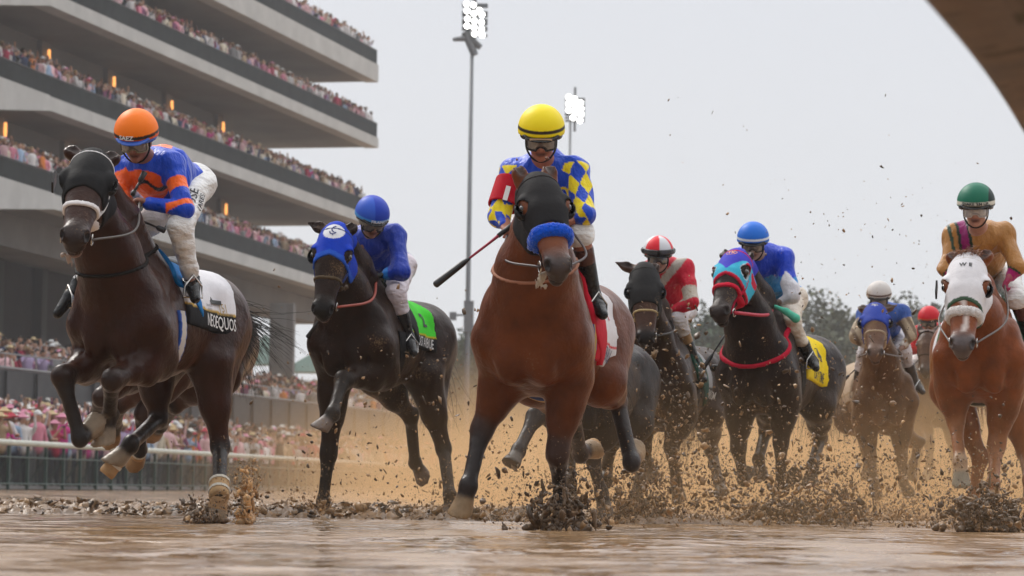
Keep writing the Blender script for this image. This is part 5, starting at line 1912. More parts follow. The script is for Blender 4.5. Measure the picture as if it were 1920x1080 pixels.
def silk6(V, c):
    J = c['J']
    C = sel(len(V), srgb(50, 85, 160))
    for s in 'RL':
        t, d = seg_t(V, J['s' + s], J['e' + s])
        t2, d2 = seg_t(V, J['e' + s], J['w' + s])
        m = ((d < .10) & (t > .35)) | (d2 < .085)
        C[m] = (.45, .35, .24)
        C[m & (np.sin(V[:, 0] * 60 + V[:, 2] * 30) > .3)] = (.20, .14, .09)
        C[(d2 < .07) & (t2 > .8)] = (.65, .6, .55)
    return C
def helm6(V):
    C = sel(len(V), (.62, .58, .55))
    C[(V[:, 2] < .064) & (V[:, 2] > .050)] = (.10, .05, .035)
    return C
jockey(dict(label='jockey in mud spattered white helmet with blue silks and striped tan sleeves', d=27.8,
    J=dict(head=(1648, 560, .06), sR=(1622, 590, 0.32), sL=(1692, 586, 0.34), eR=(1604, 632, 0.18), eL=(1710, 630, 0.22), HR=(1632, 657, .18), HL=(1686, 657, .18),
           hR=(1632, 632, 0.80), hL=(1684, 630, 0.82), kR=(1620, 665, 0.23), kL=(1694, 655, 0.27), aR=(1606, 730, 0.40), aL=(1716, 720, 0.45), tR=(1600, 745, 0.28), tL=(1730, 735, 0.34)),
    look=(.0, -.25), silk=silk6, helmet=helm6, smat=M_SILKM, bmat=M_BREECHM, hmat=M_HELMM, skin=(.30, .18, .13), breech=(.60, .56, .58), boot=(.05, .04, .035), vox=.0125))
crop('thin brown whip trailing left of the star hooded horse', (1622, 675, .3), (1580, 715, .4), 27.8, col1=(.06, .04, .03), flap=.3)
# 7 -- rider in red behind
horse(dict(key='g', label='brown horse half hidden behind the white hooded chestnut, farthest back', d=31.5, chest=(1756, 745), yaw=6, pitch=0,
    poll=(1740, 625, -.42), muz=(1735, 705), look=(.0, .3), headsize=1.0, coat=(.07, .035, .022), dark=(.03, .025, .024), lower=(.05, .042, .045), hoof=(.2, .19, .18), vox=.02, hvox=.012, mat=M_COATM, seed=15,
    legs=dict(FR=[(1742, 830, 'n'), (1744, 870, 'm'), (1738, 895, 'n')], FL=[(1790, 850, 'm'), (1794, 890, 'm'), (1796, 915, 'n')],
              HL=[(1800, 850, 'f'), (1802, 880, 'n'), (1806, 905, 'n')], HR=[(1722, 850, 'f'), (1716, 880, 'm'), (1716, 895, 'n')]),
    noseband=dict(s=.35, w=.01, col=(.05, .03, .02)), hands=[(1752, 660, 31.7), (1738, 660, 31.7)], tail=(-.2, 0, -.7), tlen=.6))
def silk7(V, c):
    return sel(len(V), srgb(195, 22, 35))
def helm7(V):
    C = sel(len(V), srgb(205, 20, 40))
    C[V[:, 2] < .055] = srgb(200, 90, 50)
    return C
jockey(dict(label='farthest jockey in plain red helmet and red silks behind the others', d=31.5,
    J=dict(head=(1742, 603, .06), sR=(1722, 625, 0.35), sL=(1768, 622, 0.31), eR=(1712, 655, 0.23), eL=(1778, 652, 0.17), HR=(1738, 660, .18), HL=(1752, 660, .18),
           hR=(1730, 655, 0.82), hL=(1770, 655, 0.79), kR=(1718, 685, 0.28), kL=(1780, 685, 0.22), aR=(1712, 735, 0.47), aL=(1788, 735, 0.39), tR=(1706, 750, 0.35), tL=(1794, 750, 0.27)),
    look=(-.1, -.2), silk=silk7, helmet=helm7, smat=M_SILKM, skin=(.38, .26, .2), vox=.014))
# 8 -- chestnut with white hood
def hood8(s, n, w):
    C = sel(len(s), (.74, .72, .74))
    edge = s - (.36 + .30 * np.abs(w) - .045)
    C[(edge > -.016)] = srgb(70, 95, 75)
    return C
def emblem8(c):
    for t, x in (('W', -.024), ('E', .026)):
        V2, F2 = text_mesh(t, .044, .0016)
        V2[:, 0] += x
        decal('hood_lettering', V2, F2, c['hp'](.10, .05, 0), c['w'], -c['u'], c['n'], c['Fh'], None, mat('hood_letter', (.03, .035, .04), .6), c['H'], off=.0135, far=.25)
horse(dict(key='h', label='bright chestnut racehorse in white hood with white blaze at the right edge', d=19.3, chest=(1838, 665), yaw=8, pitch=1,
    poll=(1815, 492, -.40), muz=(1803, 664), look=(-.05, .12), headsize=1.27, coat=(.20, .052, .012), dark=(.20, .065, .022), lower=(.26, .105, .045), hoof=(.26, .24, .19), muzzle=(.12, .10, .10), knee=(.22, .08, .03), vox=.014, hvox=.008, neck=1.25,
    seed=16, hair=M_HAIRC, forelock=True, blaze=True, socks=dict(FR=(.52, .38, .26)), earR=(1780, 468), earL=(1862, 462),
    legs=dict(FR=[(1792, 790, 'm'), (1800, 866, 'n'), (1804, 925, 'f')], FL=[(1868, 838, 'm'), (1862, 908, 'n'), (1860, 948, 'n')],
              HL=[(1922, 850, 'f'), (1930, 900, 'n'), (1935, 950, 'n')], HR=[(1838, 860, 'f'), (1826, 925, 'm'), (1828, 965, 'n')]),
    hood=dict(col=hood8, low=.36, arch=.30, peak=.045, hole=.044, t=.011, mat=M_FAB), emblems=[emblem8], cups=((.35, .33, .33), (1,)), flap=-1,
    noseband=dict(s=.375, roll=.028, col=(.72, .68, .66), tilt=.1), bridle=(.65, .62, .6), bridlew=.007,
    cloth=dict(x=(-.62, .10, -.10), main=(.72, .70, .72), edge=(.02, .12, .06), pcol=(.02, .18, .07), panel=.10), girth=((.62, .60, .56), (.04, .05, .05)), pad=(srgb(15, 100, 55), -.10),
    hands=[(1884, 532, 19.45), (1798, 528, 19.45)], reincol=(.12, .10, .09), reinr=.007, tail=(-.3, .1, -.7), tlen=.6))
def silk8(V, c):
    J = c['J']
    C = sel(len(V), srgb(176, 122, 58))
    t, d = seg_t(V, J['sR'] * .7 + c['cst'] * .3, J['hR'])
    rel = V - c['cst']
    x = rel[:, 0] + rel[:, 2] * .15
    C[(x > -.145) & (x < -.095)] = srgb(150, 20, 110)
    C[(x > -.095) & (x < -.075)] = srgb(25, 50, 35)
    C[(x > -.165) & (x < -.145)] = srgb(25, 50, 35)
    tR, dR = seg_t(V, J['sR'], J['eR'])
    C[(dR < .10) & (np.abs(x + .21) < .012)] = srgb(30, 60, 40)
    for s in 'RL':
        t2, d2 = seg_t(V, J['e' + s], J['w' + s])
        C[(d2 < .09) & (t2 > .35)] = srgb(25, 70, 45)
        C[(d2 < .09) & (t2 > .52)] = srgb(185, 25, 120)
    return C
def helm8(V):
    C = sel(len(V), srgb(12, 108, 82))
    C[(V[:, 1] > .085)] = srgb(25, 45, 40)
    C[(V[:, 2] < .062) & (V[:, 2] > .034)] = (.72, .68, .58)
    return C
jockey(dict(label='jockey in green helmet and gold satin silks at the right edge', d=19.3,
    J=dict(head=(1830, 392, .06), sR=(1790, 445, 0.35), sL=(1884, 440, 0.30), eR=(1778, 505, 0.23), eL=(1906, 500, 0.16), HR=(1800, 530, .16), HL=(1884, 534, .16),
           hR=(1806, 520, 0.82), hL=(1880, 515, 0.79), kR=(1795, 560, 0.29), kL=(1908, 562, 0.21), aR=(1772, 650, 0.48), aL=(1934, 640, 0.38), tR=(1764, 670, 0.36), tL=(1944, 665, 0.25)),
    look=(-.05, -.14), silk=silk8, helmet=helm8, skin=(.50, .27, .20), glove=(.40, .02, .10), htext=("SHAKE 'EM UP", .026, .049, (.03, .03, .03), 0), hsize=1.04, boottop=.12, breechend=.10, boottopcol=((.11, .035, .028), .10), lens=M_LENSC, gogcol=(.55, .50, .45), vox=.010))
# 9, 10 -- two horses almost hidden behind the leaders
horse(dict(key='i', label='black horse hidden behind the centre bay, only its legs and shoulder showing', d=19.2, chest=(1085, 730), yaw=14, pitch=0,
    poll=(1035, 560, -.3), muz=(1020, 690), coat=(.022, .018, .017), dark=(.016, .014, .013), lower=(.030, .026, .026), hoof=(.10, .09, .08), vox=.017, hvox=.012, mat=M_COATM, seed=18,
    legs=dict(FR=[(1003, 782, 'n'), (972, 845, 'n'), (958, 872, 'n'), (1045, 755)], FL=[(1108, 850, 'm'), (1128, 925, 'm'), (1136, 968, 'n')],
              HL=[(1148, 830, 'f'), (1136, 880, 'f'), (1136, 905, 'n')], HR=[(1068, 850, 'f'), (1068, 905, 'n'), (1070, 945, 'n')]),
    bandages=[('FL', 3, .6, 1.1, .044, (.42, .26, .12), ())], tail=(-.2, 0, -.7), tlen=.5))
horse(dict(key='j', label='brown horse hidden behind the leader, only its tan bandaged legs showing', d=19.6, chest=(268, 640), yaw=18, pitch=0,
    poll=(235, 500, -.3), muz=(225, 610), coat=(.055, .022, .014), dark=(.02, .016, .015), lower=(.022, .018, .016), hoof=(.30, .18, .09), vox=.017, hvox=.012, seed=19,
    legs=dict(FR=[(190, 745, 'n'), (174, 790, 'f'), (182, 812, 'f')], FL=[(268, 775, 'm'), (262, 845, 'f'), (256, 868, 'f')],
              HL=[(330, 760, 'f'), (300, 800, 'f'), (290, 815, 'f')], HR=[(225, 760, 'f'), (215, 800, 'f'), (212, 830, 'f')]),
    bandages=[('FL', 3, .0, .9, .05, (.42, .24, .10), (.2,)), ('FR', 3, .3, 1.0, .05, (.40, .24, .11), (.4,))], tail=(-.2, 0, -.7), tlen=.5))
# ------------------------------------------------------------------ the audience
M_PPL = mat('clothing_mix', None, .8, .2, vcol=True, noise=.12, nscale=9)
TOPS = [('white', (.62, .60, .60)), ('pink', (.60, .22, .30)), ('pale pink', (.62, .40, .42)), ('crimson', (.36, .03, .07)), ('navy', (.03, .04, .09)), ('light blue', (.28, .38, .52)), ('grey', (.22, .22, .22)), ('black', (.02, .02, .022)), ('tan', (.40, .29, .19)), ('lilac', (.38, .30, .46)), ('cream', (.58, .52, .42)), ('magenta', (.55, .05, .26)), ('orange', (.6, .2, .05)), ('plum', (.18, .05, .12))]
HATS = [('no hat', None), ('wide white hat', (.68, .66, .62)), ('pink hat', (.62, .26, .36)), ('straw hat', (.55, .42, .24)), ('black fedora', (.03, .03, .03)), ('white cap', (.65, .65, .65)), ('red hat', (.45, .04, .07))]
SK = [(.50, .29, .20), (.42, .24, .16), (.30, .16, .10), (.16, .08, .05), (.55, .34, .26)]
HR = [(.02, .015, .012), (.09, .045, .02), (.25, .16, .07), (.04, .03, .02), (.3, .28, .26)]
POSES = ['arms at the sides', 'one arm raised', 'both arms raised', 'hands on the rail', 'holding up a phone']
def spectator(k):
    r = random.Random(900 + k)
    tn, tcl = TOPS[[0, 2, 6, 8, 4, 0, 3, 10, 5, 7, 1, 0, 13, 9, 11, 6, 0, 8, 12, 2][k % 20]]
    hn, hcl = HATS[(k * 5 + k // 7) % len(HATS)]
    pose = (k * 3 + k // 5) % 5
    sk = SK[k % 5]
    leg = r.choice([(.03, .03, .05), (.12, .12, .13), (.30, .26, .2), (.05, .05, .05)])
    F = SDF((-.45, -.5, -.03), (.55, .5, 2.25), .03)
    for s in (1, -1):
        F.cone((0, s * .10, .92), (0, s * .11, .50), .095, .07, leg, .03)
        F.cone((0, s * .11, .50), (0, s * .12, .08), .068, .045, leg, .03)
        F.cone((0, s * .12, .04), (.13, s * .13, .03), .045, .035, (.02, .02, .02), .02)
    F.cone((0, 0, .92), (0, 0, 1.15), .15, .14, tcl, .05)
    F.cone((0, -.12, 1.38), (0, .12, 1.38), .10, .10, tcl, .08)
    F.cone((0, 0, 1.1), (0, 0, 1.38), .145, .15, tcl, .06)
    F.cone((0, 0, 1.42), (.01, 0, 1.56), .055, .052, sk, .02)
    F.ell((.015, 0, 1.64), (.098, .078, .118), sk, .01)
    F.ell((-.02, 0, 1.675), (.10, .088, .105), HR[k % 5], .01)
    F.cone((.11, 0, 1.63), (.115, 0, 1.61), .015, .016, sk, .015)
    for s in (1, -1):
        sh = (0, s * .19, 1.40)
        if pose == 0: el, ha = (.02, s * .25, 1.13), (.10, s * .24, .90)
        elif pose == 1: el, ha = ((.15, s * .24, 1.50), (.22, s * .22, 1.80)) if s > 0 else ((.02, s * .25, 1.13), (.22, s * .18, 1.05))
        elif pose == 2: el, ha = (.12, s * .27, 1.62), (.18, s * .22, 1.92)
        elif pose == 3: el, ha = (.12, s * .26, 1.15), (.36, s * .22, 1.16)
        else: el, ha = (.20, s * .22, 1.30), (.34, s * .06, 1.58)
        sl = tcl if k % 3 else sk
        F.cone(sh, el, .062, .048, tcl, .03)
        F.cone(el, ha, .046, .034, sl, .02)
        F.ell(ha, (.045, .035, .05), sk, .02)
    F.ell((.108, .03, 1.655), (.01, .012, .008), (.02, .02, .02), .005)
    F.ell((.108, -.03, 1.655), (.01, .012, .008), (.02, .02, .02), .005)
    if hcl is not None:
        F.ell((0, 0, 1.74), (.105, .095, .075), hcl, .01)
        if 'cap' in hn: F.ell((.12, 0, 1.71), (.09, .07, .02), hcl, .01)
        else: F.ell((0, 0, 1.71), (.21, .20, .026), hcl, .01) if 'wide' in hn or 'hat' in hn else None
        if 'fedora' in hn: F.ell((0, 0, 1.71), (.16, .14, .025), hcl, .01)
    if pose == 4: F.cone((.37, -.05, 1.62), (.37, .05, 1.62), .03, .03, (.02, .02, .02), .003)
    o = F.build('person', M_PPL, None)
    lab = 'spectator in %s top and %s, %s, behind the fence' % (tn, hn, POSES[pose])
    tag(o, lab, 'person', 'spectators in %s with %s, %s' % (tn, hn, POSES[pose]))
    return o
def pix(p):
    q = np.asarray(p) - CAM
    z = q @ FWD
    return 960 + FPX * (q @ RT) / z, 540 - FPX * (q @ UPV) / z, z
spots = []
for s in CROWD_SPOTS:
    x, y, z_ = pix((s[0], s[1], s[2] + 1.5))
    if -60 < x < 1500 and y > -120: spots.append((z_, s, x, y))
def blocked(x, y):      # behind the leading horse's body or rider
    return (135 < x < 400 and 300 < y < 700)
front = sorted([q for q in spots if q[1][3] == 1 and q[2] > -25 and q[2] < 1120], key=lambda q: q[0])[:300]
fs = set(id(q) for q in front)
protos = [spectator(k) for k in range(60)]
used = [False] * 60
for n_, (z_, s, x, y) in enumerate(front):
    k = (n_ * 17 + n_ // 60 * 7) % 60
    if used[k]:
        o = protos[k].copy()
        COL.objects.link(o)
    else:
        o = protos[k]
        used[k] = True
    o.location = (s[0], s[1], s[2])
    o.rotation_euler = (0, 0, math.radians(-55) + random.uniform(-.5, .5))
    sc_ = random.uniform(.92, 1.07)
    o.scale = (sc_, sc_, sc_)
# everyone else: one mass
def lowman(pose, hat):
    V, F, Cc = [], [], []
    def ring(z, rx, ry, n=7, x0=0, y0=0):
        base = len(V)
        for k in range(n):
            a = 2 * math.pi * k / n
            V.append((x0 + rx * math.cos(a), y0 + ry * math.sin(a), z))
        return base
    def loft(rs, code, n=7):
        for i in range(len(rs) - 1):
            for k in range(n): F.append((rs[i] + k, rs[i] + (k + 1) % n, rs[i + 1] + (k + 1) % n, rs[i + 1] + k))
        for q in range(rs[0], rs[-1] + n): Cc.append(code)
    loft([ring(.02, .10, .14), ring(.9, .15, .18)], 1)
    loft([ring(.88, .16, .19), ring(1.2, .14, .18), ring(1.42, .13, .23), ring(1.5, .06, .09), ring(1.51, .01, .01)], 0)
    loft([ring(1.5, .04, .04, x0=.02), ring(1.56, .075, .065, x0=.03), ring(1.66, .10, .085, x0=.02), ring(1.70, .085, .08)], 2)
    loft([ring(1.64, .10, .092, x0=-.03), ring(1.73, .095, .088, x0=-.01), ring(1.79, .02, .02)], 3)
    if hat:
        loft([ring(1.71, .20, .19), ring(1.73, .20, .19), ring(1.74, .10, .09), ring(1.81, .08, .08), ring(1.82, .01, .01)], 4)
    for s in (1, -1):
        if pose == 1 and s > 0: pts = [(0, .19, 1.42), (.1, .26, 1.6), (.15, .22, 1.85)]
        elif pose == 2: pts = [(0, s * .19, 1.42), (.18, s * .24, 1.28), (.32, s * .1, 1.5)]
        else: pts = [(0, s * .19, 1.42), (.03, s * .26, 1.15), (.16, s * .22, 1.0)]
        for i in range(2):
            a, b = pts[i], pts[i + 1]
            base = len(V)
            for p, w in ((a, .055), (b, .045)):
                V.extend([(p[0] + w, p[1], p[2]), (p[0], p[1] + w, p[2]), (p[0] - w, p[1], p[2]), (p[0], p[1] - w, p[2])])
            for k in range(4): F.append((base + k, base + (k + 1) % 4, base + 4 + (k + 1) % 4, base + 4 + k))
            Cc.extend([0 if i == 0 or pose != 1 else 2] * 8)
    return np.array(V), np.array(F), np.array(Cc)
TM = [lowman(p, h) for p in (0, 1, 2) for h in (0, 1)]
VV, FF, CC = [], [], []
nb = 0
rr = np.random.default_rng(77)
for q in spots:
    if id(q) in fs: continue
    s = q[1]
    V, F, Cd = TM[rr.choice(6, p=[.42, .13, .12, .03, .23, .07])]
    a = math.radians(-55) + rr.normal() * .45
    sc_ = rr.uniform(.9, 1.08)
    ca, sa = math.cos(a) * sc_, math.sin(a) * sc_
    P = np.stack([V[:, 0] * ca - V[:, 1] * sa + s[0], V[:, 0] * sa + V[:, 1] * ca + s[1], V[:, 2] * sc_ + s[2]], 1)
    w = np.array([10, 4, 8, 3.2, 3.5, 3, 4, 4.5, 3.5, 2.5, 5, .9, .6, 2.2])
    top = np.array(TOPS[rr.choice(14, p=w / w.sum())][1]) * rr.uniform(.75, 1.3)
    pal = np.array([top, (.05, .05, .06), SK[rr.integers(5)], HR[rr.integers(5)], HATS[1 + rr.choice(6, p=[.35, .2, .2, .05, .12, .08])][1]])
    VV.append(P)
    FF.append(F + nb)
    CC.append(pal[Cd])
    nb += len(P)
tag(mesh('crowd', np.concatenate(VV), np.concatenate(FF), M_PPL, colors=np.concatenate(CC)), 'dense crowd of spectators packing the balconies and terraces', 'crowd', None, 'stuff')
# ------------------------------------------------------------------ flying mud, clods and spray
M_CLOD = mat('clod_mud', None, .38, .4, vcol=True, noise=.3, nscale=40, bump=.004, bscale=60)
ICO = bmesh.new()
bmesh.ops.create_icosphere(ICO, subdivisions=1, radius=1)
ICO_V = np.array([v.co[:] for v in ICO.verts])
ICO_F = np.array([[v.index for v in f.verts] for f in ICO.faces])
bmesh.ops.subdivide_edges(ICO, edges=ICO.edges, cuts=1, use_grid_fill=True, smooth=1)
ICO2_V = np.array([v.co[:] for v in ICO.verts])
bmesh.ops.triangulate(ICO, faces=ICO.faces)
ICO2_F = np.array([[v.index for v in f.verts] for f in ICO.faces])
ICO.free()
def lumps(name, P, R_, cols, label, cat='mud', stretch=1.0, fine=False, seed=1):
    r = np.random.default_rng(seed)
    n = len(P)
    bv, bf = (ICO2_V, ICO2_F) if fine else (ICO_V, ICO_F)
    k = len(bv)
    A = r.normal(size=(n, 3, 3)) * .42 + np.eye(3)
    ph = r.uniform(0, 6.3, (n, 3))
    V = np.einsum('nij,kj->nki', A, bv)
    wob = 1 + .32 * np.sin(bv[None, :, 0] * 3.3 + ph[:, None, 0]) * np.sin(bv[None, :, 1] * 3.9 + ph[:, None, 1]) + .30 * r.normal(size=(n, k))
    V = V * wob[..., None] * np.asarray(R_)[:, None, None]
    V[..., 2] *= stretch
    V = (V + np.asarray(P)[:, None, :]).reshape(-1, 3)
    F = (bf[None] + (np.arange(n) * k)[:, None, None]).reshape(-1, 3)
    C = np.repeat(cols, k, 0)
    return tag(mesh(name, V, F, M_CLOD, colors=C, smooth=False), label, cat, None, 'stuff')
r = np.random.default_rng(5)
LIGHT, MID, DARK = np.array([.42, .25, .115]), np.array([.25, .145, .065]), np.array([.085, .052, .028])
def pick(n, wl, wm, wd):
    k = r.choice(3, n, p=np.array([wl, wm, wd]) / (wl + wm + wd))
    return np.stack([LIGHT, MID, DARK])[k] * r.uniform(.7, 1.3, (n, 1))
# the churned band of track: a low broken relief of mud with clods on it
def fbm(x, y, seed, sc, oct_=5):
    q = np.random.default_rng(seed)
    out, amp = 0, 1.0
    for o in range(oct_):
        g = q.random((257, 257))
        u_, v_ = (x * sc) % 256, (y * sc) % 256
        i, j = np.floor(u_).astype(int) % 256, np.floor(v_).astype(int) % 256
        f, h = u_ - np.floor(u_), v_ - np.floor(v_)
        f, h = f * f * (3 - 2 * f), h * h * (3 - 2 * h)
        out = out + amp * ((g[i, j] * (1 - f) + g[i + 1, j] * f) * (1 - h) + (g[i, j + 1] * (1 - f) + g[i + 1, j + 1] * f) * h)
        sc *= 2.03
        amp *= .55
    return out / 2.0
def relief(x, y):
    big = fbm(x + 50, y + 9, 31, .55, 3)
    fine_ = fbm(x + 50, y * .8 + 9, 32, 15.0, 4)
    edge = np.clip((y - 18.2) / 1.2, 0, 1) * np.clip((31 - y) / 5, 0, 1) * np.clip((3.5 - x) / 3, 0, 1)
    return np.clip((fine_ - .52) * 1.6 + (big - .42) * .5, 0, 1) * edge * .135 - .03 * (1 - edge) - .018
gx, gy = np.meshgrid(np.arange(-9, 3.6, .022), np.arange(18, 31.5, .045), indexing='ij')
gz = relief(gx, gy)
nxx, nyy = gx.shape
i, j = np.meshgrid(np.arange(nxx - 1), np.arange(nyy - 1), indexing='ij')
a = (i * nyy + j).ravel()
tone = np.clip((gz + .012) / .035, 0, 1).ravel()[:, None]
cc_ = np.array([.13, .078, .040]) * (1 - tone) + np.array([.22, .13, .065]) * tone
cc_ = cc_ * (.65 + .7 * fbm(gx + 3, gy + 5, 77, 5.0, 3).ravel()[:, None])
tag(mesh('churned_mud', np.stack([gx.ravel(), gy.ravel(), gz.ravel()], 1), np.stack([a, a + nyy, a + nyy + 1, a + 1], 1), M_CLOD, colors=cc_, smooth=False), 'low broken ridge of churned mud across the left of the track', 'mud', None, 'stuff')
n = 16000
D = r.uniform(18.6, 31, n)
X = (r.uniform(-80, 1000, n) - 960) / FPX * D
zz = relief(X, D)
keep = zz > -.004
X, D, zz = X[keep], D[keep], zz[keep]
Rr = r.gamma(1.4, .0070, len(X)).clip(.003, .026)
lumps('mud_clods', np.stack([X, D, zz + Rr * .2], 1), Rr, pick(len(X), 1, 5, 2.5) * .75, 'small clods lying on the churned mud at left', 'mud', .7, True, 3)
# splashes thrown up by each hoof: (px, py, spread x m, height m, distance, count, size, dark share)
P, Rr, Cc = [], [], []
def splash(px, py, sx, hz, D, n, size, wl, wm, wd, base=0, pw=1.9):
    n = int(n * 3.4)
    c = at(px, py, D)
    u_ = r.random(n)
    z = base + hz * u_ ** pw
    x = c[0] + r.normal(size=n) * sx * (.45 + .8 * (z / (hz + .01)))
    y = D + r.normal(size=n) * .22
    P.append(np.stack([x, y, z.clip(.004)], 1))
    Rr.append((r.gamma(1.3, size / 4.6, n) * (1 - .45 * u_)).clip(.0014, size * 1.3))
    Cc.append(pick(n, wl, wm, wd))
splash(392, 978, .08, .18, 16.4, 90, .014, 1, 3, 6)
splash(372, 970, .05, .16, 16.3, 60, .016, 1, 2, 6)
splash(462, 975, .05, .36, 16.2, 260, .012, 7, 4, 1, pw=1.0)
splash(440, 965, .16, .5, 16.6, 260, .006, 5, 4, 2)
splash(598, 975, .10, .18, 20.3, 160, .012, 6, 3, 1)
splash(560, 965, .12, .45, 20.5, 240, .008, 6, 4, 1)
splash(850, 975, .22, .28, 20.8, 300, .013, 4, 4, 3)
splash(1050, 1000, .12, .34, 15.2, 420, .018, .5, 2, 8)
splash(1050, 1000, .24, .55, 15.3, 300, .007, 2, 3, 4)
splash(1195, 990, .22, .40, 20.5, 620, .017, 1, 4, 5)
splash(1240, 990, .30, .75, 21.5, 900, .009, 3, 5, 3)
splash(1130, 985, .2, .3, 18.7, 300, .014, 2, 4, 4)
splash(1350, 990, .40, .55, 21.5, 900, .010, 3, 5, 3)
splash(1450, 990, .35, .42, 20.6, 620, .018, 1, 3, 6)
splash(1530, 990, .26, .5, 20.4, 560, .019, 1, 3, 6)
splash(1620, 985, .55, .50, 24, 1100, .012, 3, 5, 2)
splash(1700, 985, .5, .5, 24, 900, .012, 3, 5, 2)
splash(1850, 1010, .13, .20, 17.6, 900, .019, .3, 2, 8, pw=1.0)
splash(1800, 990, .4, .55, 18.8, 500, .011, 2, 4, 4)
splash(1905, 990, .25, .5, 18.4, 400, .015, 1, 3, 5)
splash(985, 990, .3, .45, 19, 500, .009, 4, 4, 2)
# clumps of thick mud squeezed up at the hooves
CV, CF, CK = [], [], []
def clump(px, py, D, wx, hz, n, seed, dark):
    q = np.random.default_rng(seed)
    c = at(px, py, D) * [1, 1, 0] + [0, 0, .0]
    G = SDF(c - [wx * 2.4, .4, .02], c + [wx * 2.4, .4, hz * 1.5 + .1], .008)
    for k in range(n):
        t = q.random() ** 1.5
        x = q.normal() * wx * (.55 + .35 * t)
        p = c + np.array([x, q.normal() * .09, hz * t * (1 - .25 * min(abs(x) / wx, 1.5) ** 2)])
        rr_ = q.uniform(.008, .026) * (1.15 - .6 * t)
        G.cone(p, p + q.normal(size=3) * .018 * np.array([1, 1, 1.6]), rr_, rr_ * q.uniform(.3, .9), (dark * q.uniform(.9, 2.2)), .012)
    V, F = G.nets()
    CV.append(V + q.normal(size=V.shape) * .0016)
    CF.append(F + sum(len(v) for v in CV[:-1]))
    CK.append(G.sample(V, G.C))
clump(388, 980, 16.6, .08, .05, 50, 1, DARK * 1.3)
clump(370, 975, 16.4, .04, .15, 34, 2, DARK * 1.2)
clump(462, 975, 16.2, .030, .36, 60, 3, MID * 1.5)
clump(1050, 1000, 15.15, .13, .24, 160, 4, DARK * 1.2)
clump(1195, 985, 20.6, .20, .20, 110, 5, DARK * 1.5)
clump(1470, 985, 20.7, .22, .18, 120, 6, DARK * 1.1)
clump(1850, 1005, 17.6, .17, .30, 230, 7, DARK * 1.0)
clump(1560, 985, 20.9, .16, .30, 90, 8, DARK * 1.2)
clump(598, 975, 20.3, .12, .08, 60, 9, MID)
tag(mesh('mud_clump', np.concatenate(CV), np.concatenate(CF), M_CLOD, colors=np.concatenate(CK)), 'thick dark clumps of mud squeezed up under the planted hooves', 'mud', None, 'stuff')
lumps('mud_splash', np.concatenate(P), np.concatenate(Rr), np.concatenate(Cc), 'dark wet mud thrown up round the galloping hooves', 'mud', 1.15, False, 4)
# specks hanging in the air
P, Rr, Cc = [], [], []
def specks(x0, x1, y0, y1, D0, D1, n, size):
    px, py, D = r.uniform(x0, x1, n), y0 + (y1 - y0) * r.random(n) ** .7, r.uniform(D0, D1, n)
    P.append(np.array([at(a, b, c) for a, b, c in zip(px, py, D)]))
    Rr.append(r.gamma(1.5, size / 2.1, n).clip(.0013, size * 2.4))
    Cc.append(pick(n, 2, 4, 4))
specks(1430, 1760, 330, 700, 18, 23, 260, .0048)
specks(1250, 1900, 120, 560, 17, 22, 90, .004)
specks(1150, 1700, 620, 960, 18, 23, 1500, .0058)
specks(560, 960, 640, 960, 15.5, 21, 520, .0050)
specks(1200, 1330, 560, 960, 20.3, 22.0, 700, .0065)
specks(800, 900, 540, 760, 18, 20, 50, .006)
specks(460, 760, 500, 960, 16, 20, 130, .0038)
specks(1150, 1900, 820, 990, 17, 24, 2600, .0060)
specks(900, 1900, 740, 990, 15.5, 23, 5200, .0030)
specks(420, 900, 860, 975, 16.3, 21, 900, .0032)
lumps('mud_specks', np.concatenate(P), np.concatenate(Rr), np.concatenate(Cc), 'fine specks of mud flying through the air behind the field', 'mud', 1.2, False, 6)
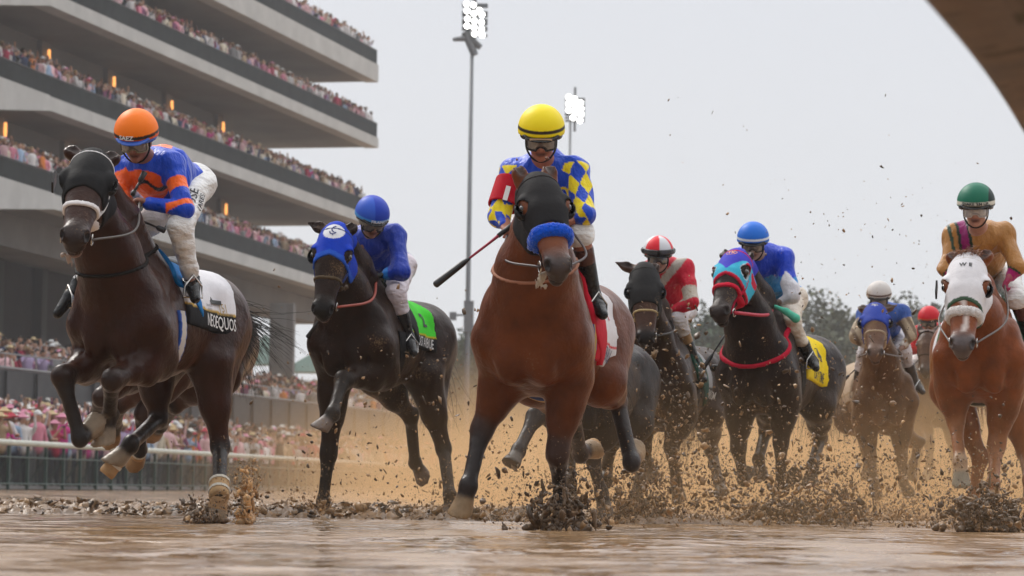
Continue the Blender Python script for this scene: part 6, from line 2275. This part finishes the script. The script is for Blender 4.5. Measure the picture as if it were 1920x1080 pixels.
# tan spray hanging low behind the field
def vol(name, lo, hi, dens, col, htop, label, nscale=1.0, ani=.2, x0=None):
    b = MB()
    lo, hi = np.array(lo, float), np.array(hi, float)
    b.box((lo + hi) / 2, hi - lo)
    m = bpy.data.materials.new(name)
    m.use_nodes = True
    t = m.node_tree
    t.nodes.clear()
    N, K = t.nodes.new, t.links.new
    o = N('ShaderNodeOutputMaterial')
    pv = N('ShaderNodeVolumePrincipled')
    pv.inputs['Color'].default_value = (*col, 1)
    pv.inputs['Anisotropy'].default_value = ani
    K(pv.outputs[0], o.inputs['Volume'])
    if htop is None: pv.inputs['Density'].default_value = dens
    else:
        g = N('ShaderNodeNewGeometry')
        sx = N('ShaderNodeSeparateXYZ')
        K(g.outputs['Position'], sx.inputs[0])
        mr_ = N('ShaderNodeMapRange')
        mr_.interpolation_type = 'SMOOTHSTEP'
        mr_.inputs['From Min'].default_value = .15
        mr_.inputs['From Max'].default_value = htop
        mr_.inputs['To Min'].default_value = 1
        mr_.inputs['To Max'].default_value = 0
        nz_ = N('ShaderNodeTexNoise')
        nz_.inputs['Scale'].default_value = nscale
        nz_.inputs['Detail'].default_value = 3
        K(g.outputs['Position'], nz_.inputs['Vector'])
        za = N('ShaderNodeMath')
        za.operation = 'MULTIPLY_ADD'
        K(nz_.outputs[0], za.inputs[0])
        za.inputs[1].default_value = -2.2 * htop * .6
        zb_ = N('ShaderNodeMath')
        zb_.operation = 'ADD'
        K(sx.outputs['Z'], zb_.inputs[0])
        zb_.inputs[1].default_value = .66 * htop
        K(zb_.outputs[0], za.inputs[2])
        K(za.outputs[0], mr_.inputs['Value'])
        last = mr_.outputs[0]
        if x0 is not None:
            xr = N('ShaderNodeMapRange')
            xr.interpolation_type = 'SMOOTHSTEP'
            xr.inputs['From Min'].default_value = x0[0]
            xr.inputs['From Max'].default_value = x0[1]
            K(sx.outputs['X'], xr.inputs['Value'])
            mm_ = N('ShaderNodeMath')
            mm_.operation = 'MULTIPLY'
            K(last, mm_.inputs[0])
            K(xr.outputs[0], mm_.inputs[1])
            last = mm_.outputs[0]
        md = N('ShaderNodeMath')
        md.operation = 'MULTIPLY'
        K(last, md.inputs[0])
        md.inputs[1].default_value = dens
        K(md.outputs[0], pv.inputs['Density'])
    return tag(b.build(name, m), label, 'spray' if htop else 'haze', None, 'stuff')
vol('mud_spray', (-4.4, 28.4, .012), (18, 52, 2.9), .30, (.78, .53, .29), 1.75, 'tan mist of muddy spray hanging behind the galloping field', x0=(-4.2, 2.6))
vol('leg_spray', (-1.6, 15.9, .014), (9, 28.3, 1.5), .024, (.90, .62, .34), 1.1, 'thin warm spray between the legs of the leading horses', nscale=1.6, x0=(-1.6, .3))
vol('haze', (-90, -8, -1), (200, 420, 60), .0005, (.86, .88, .92), None, 'thin rain haze over the whole track', ani=.3)
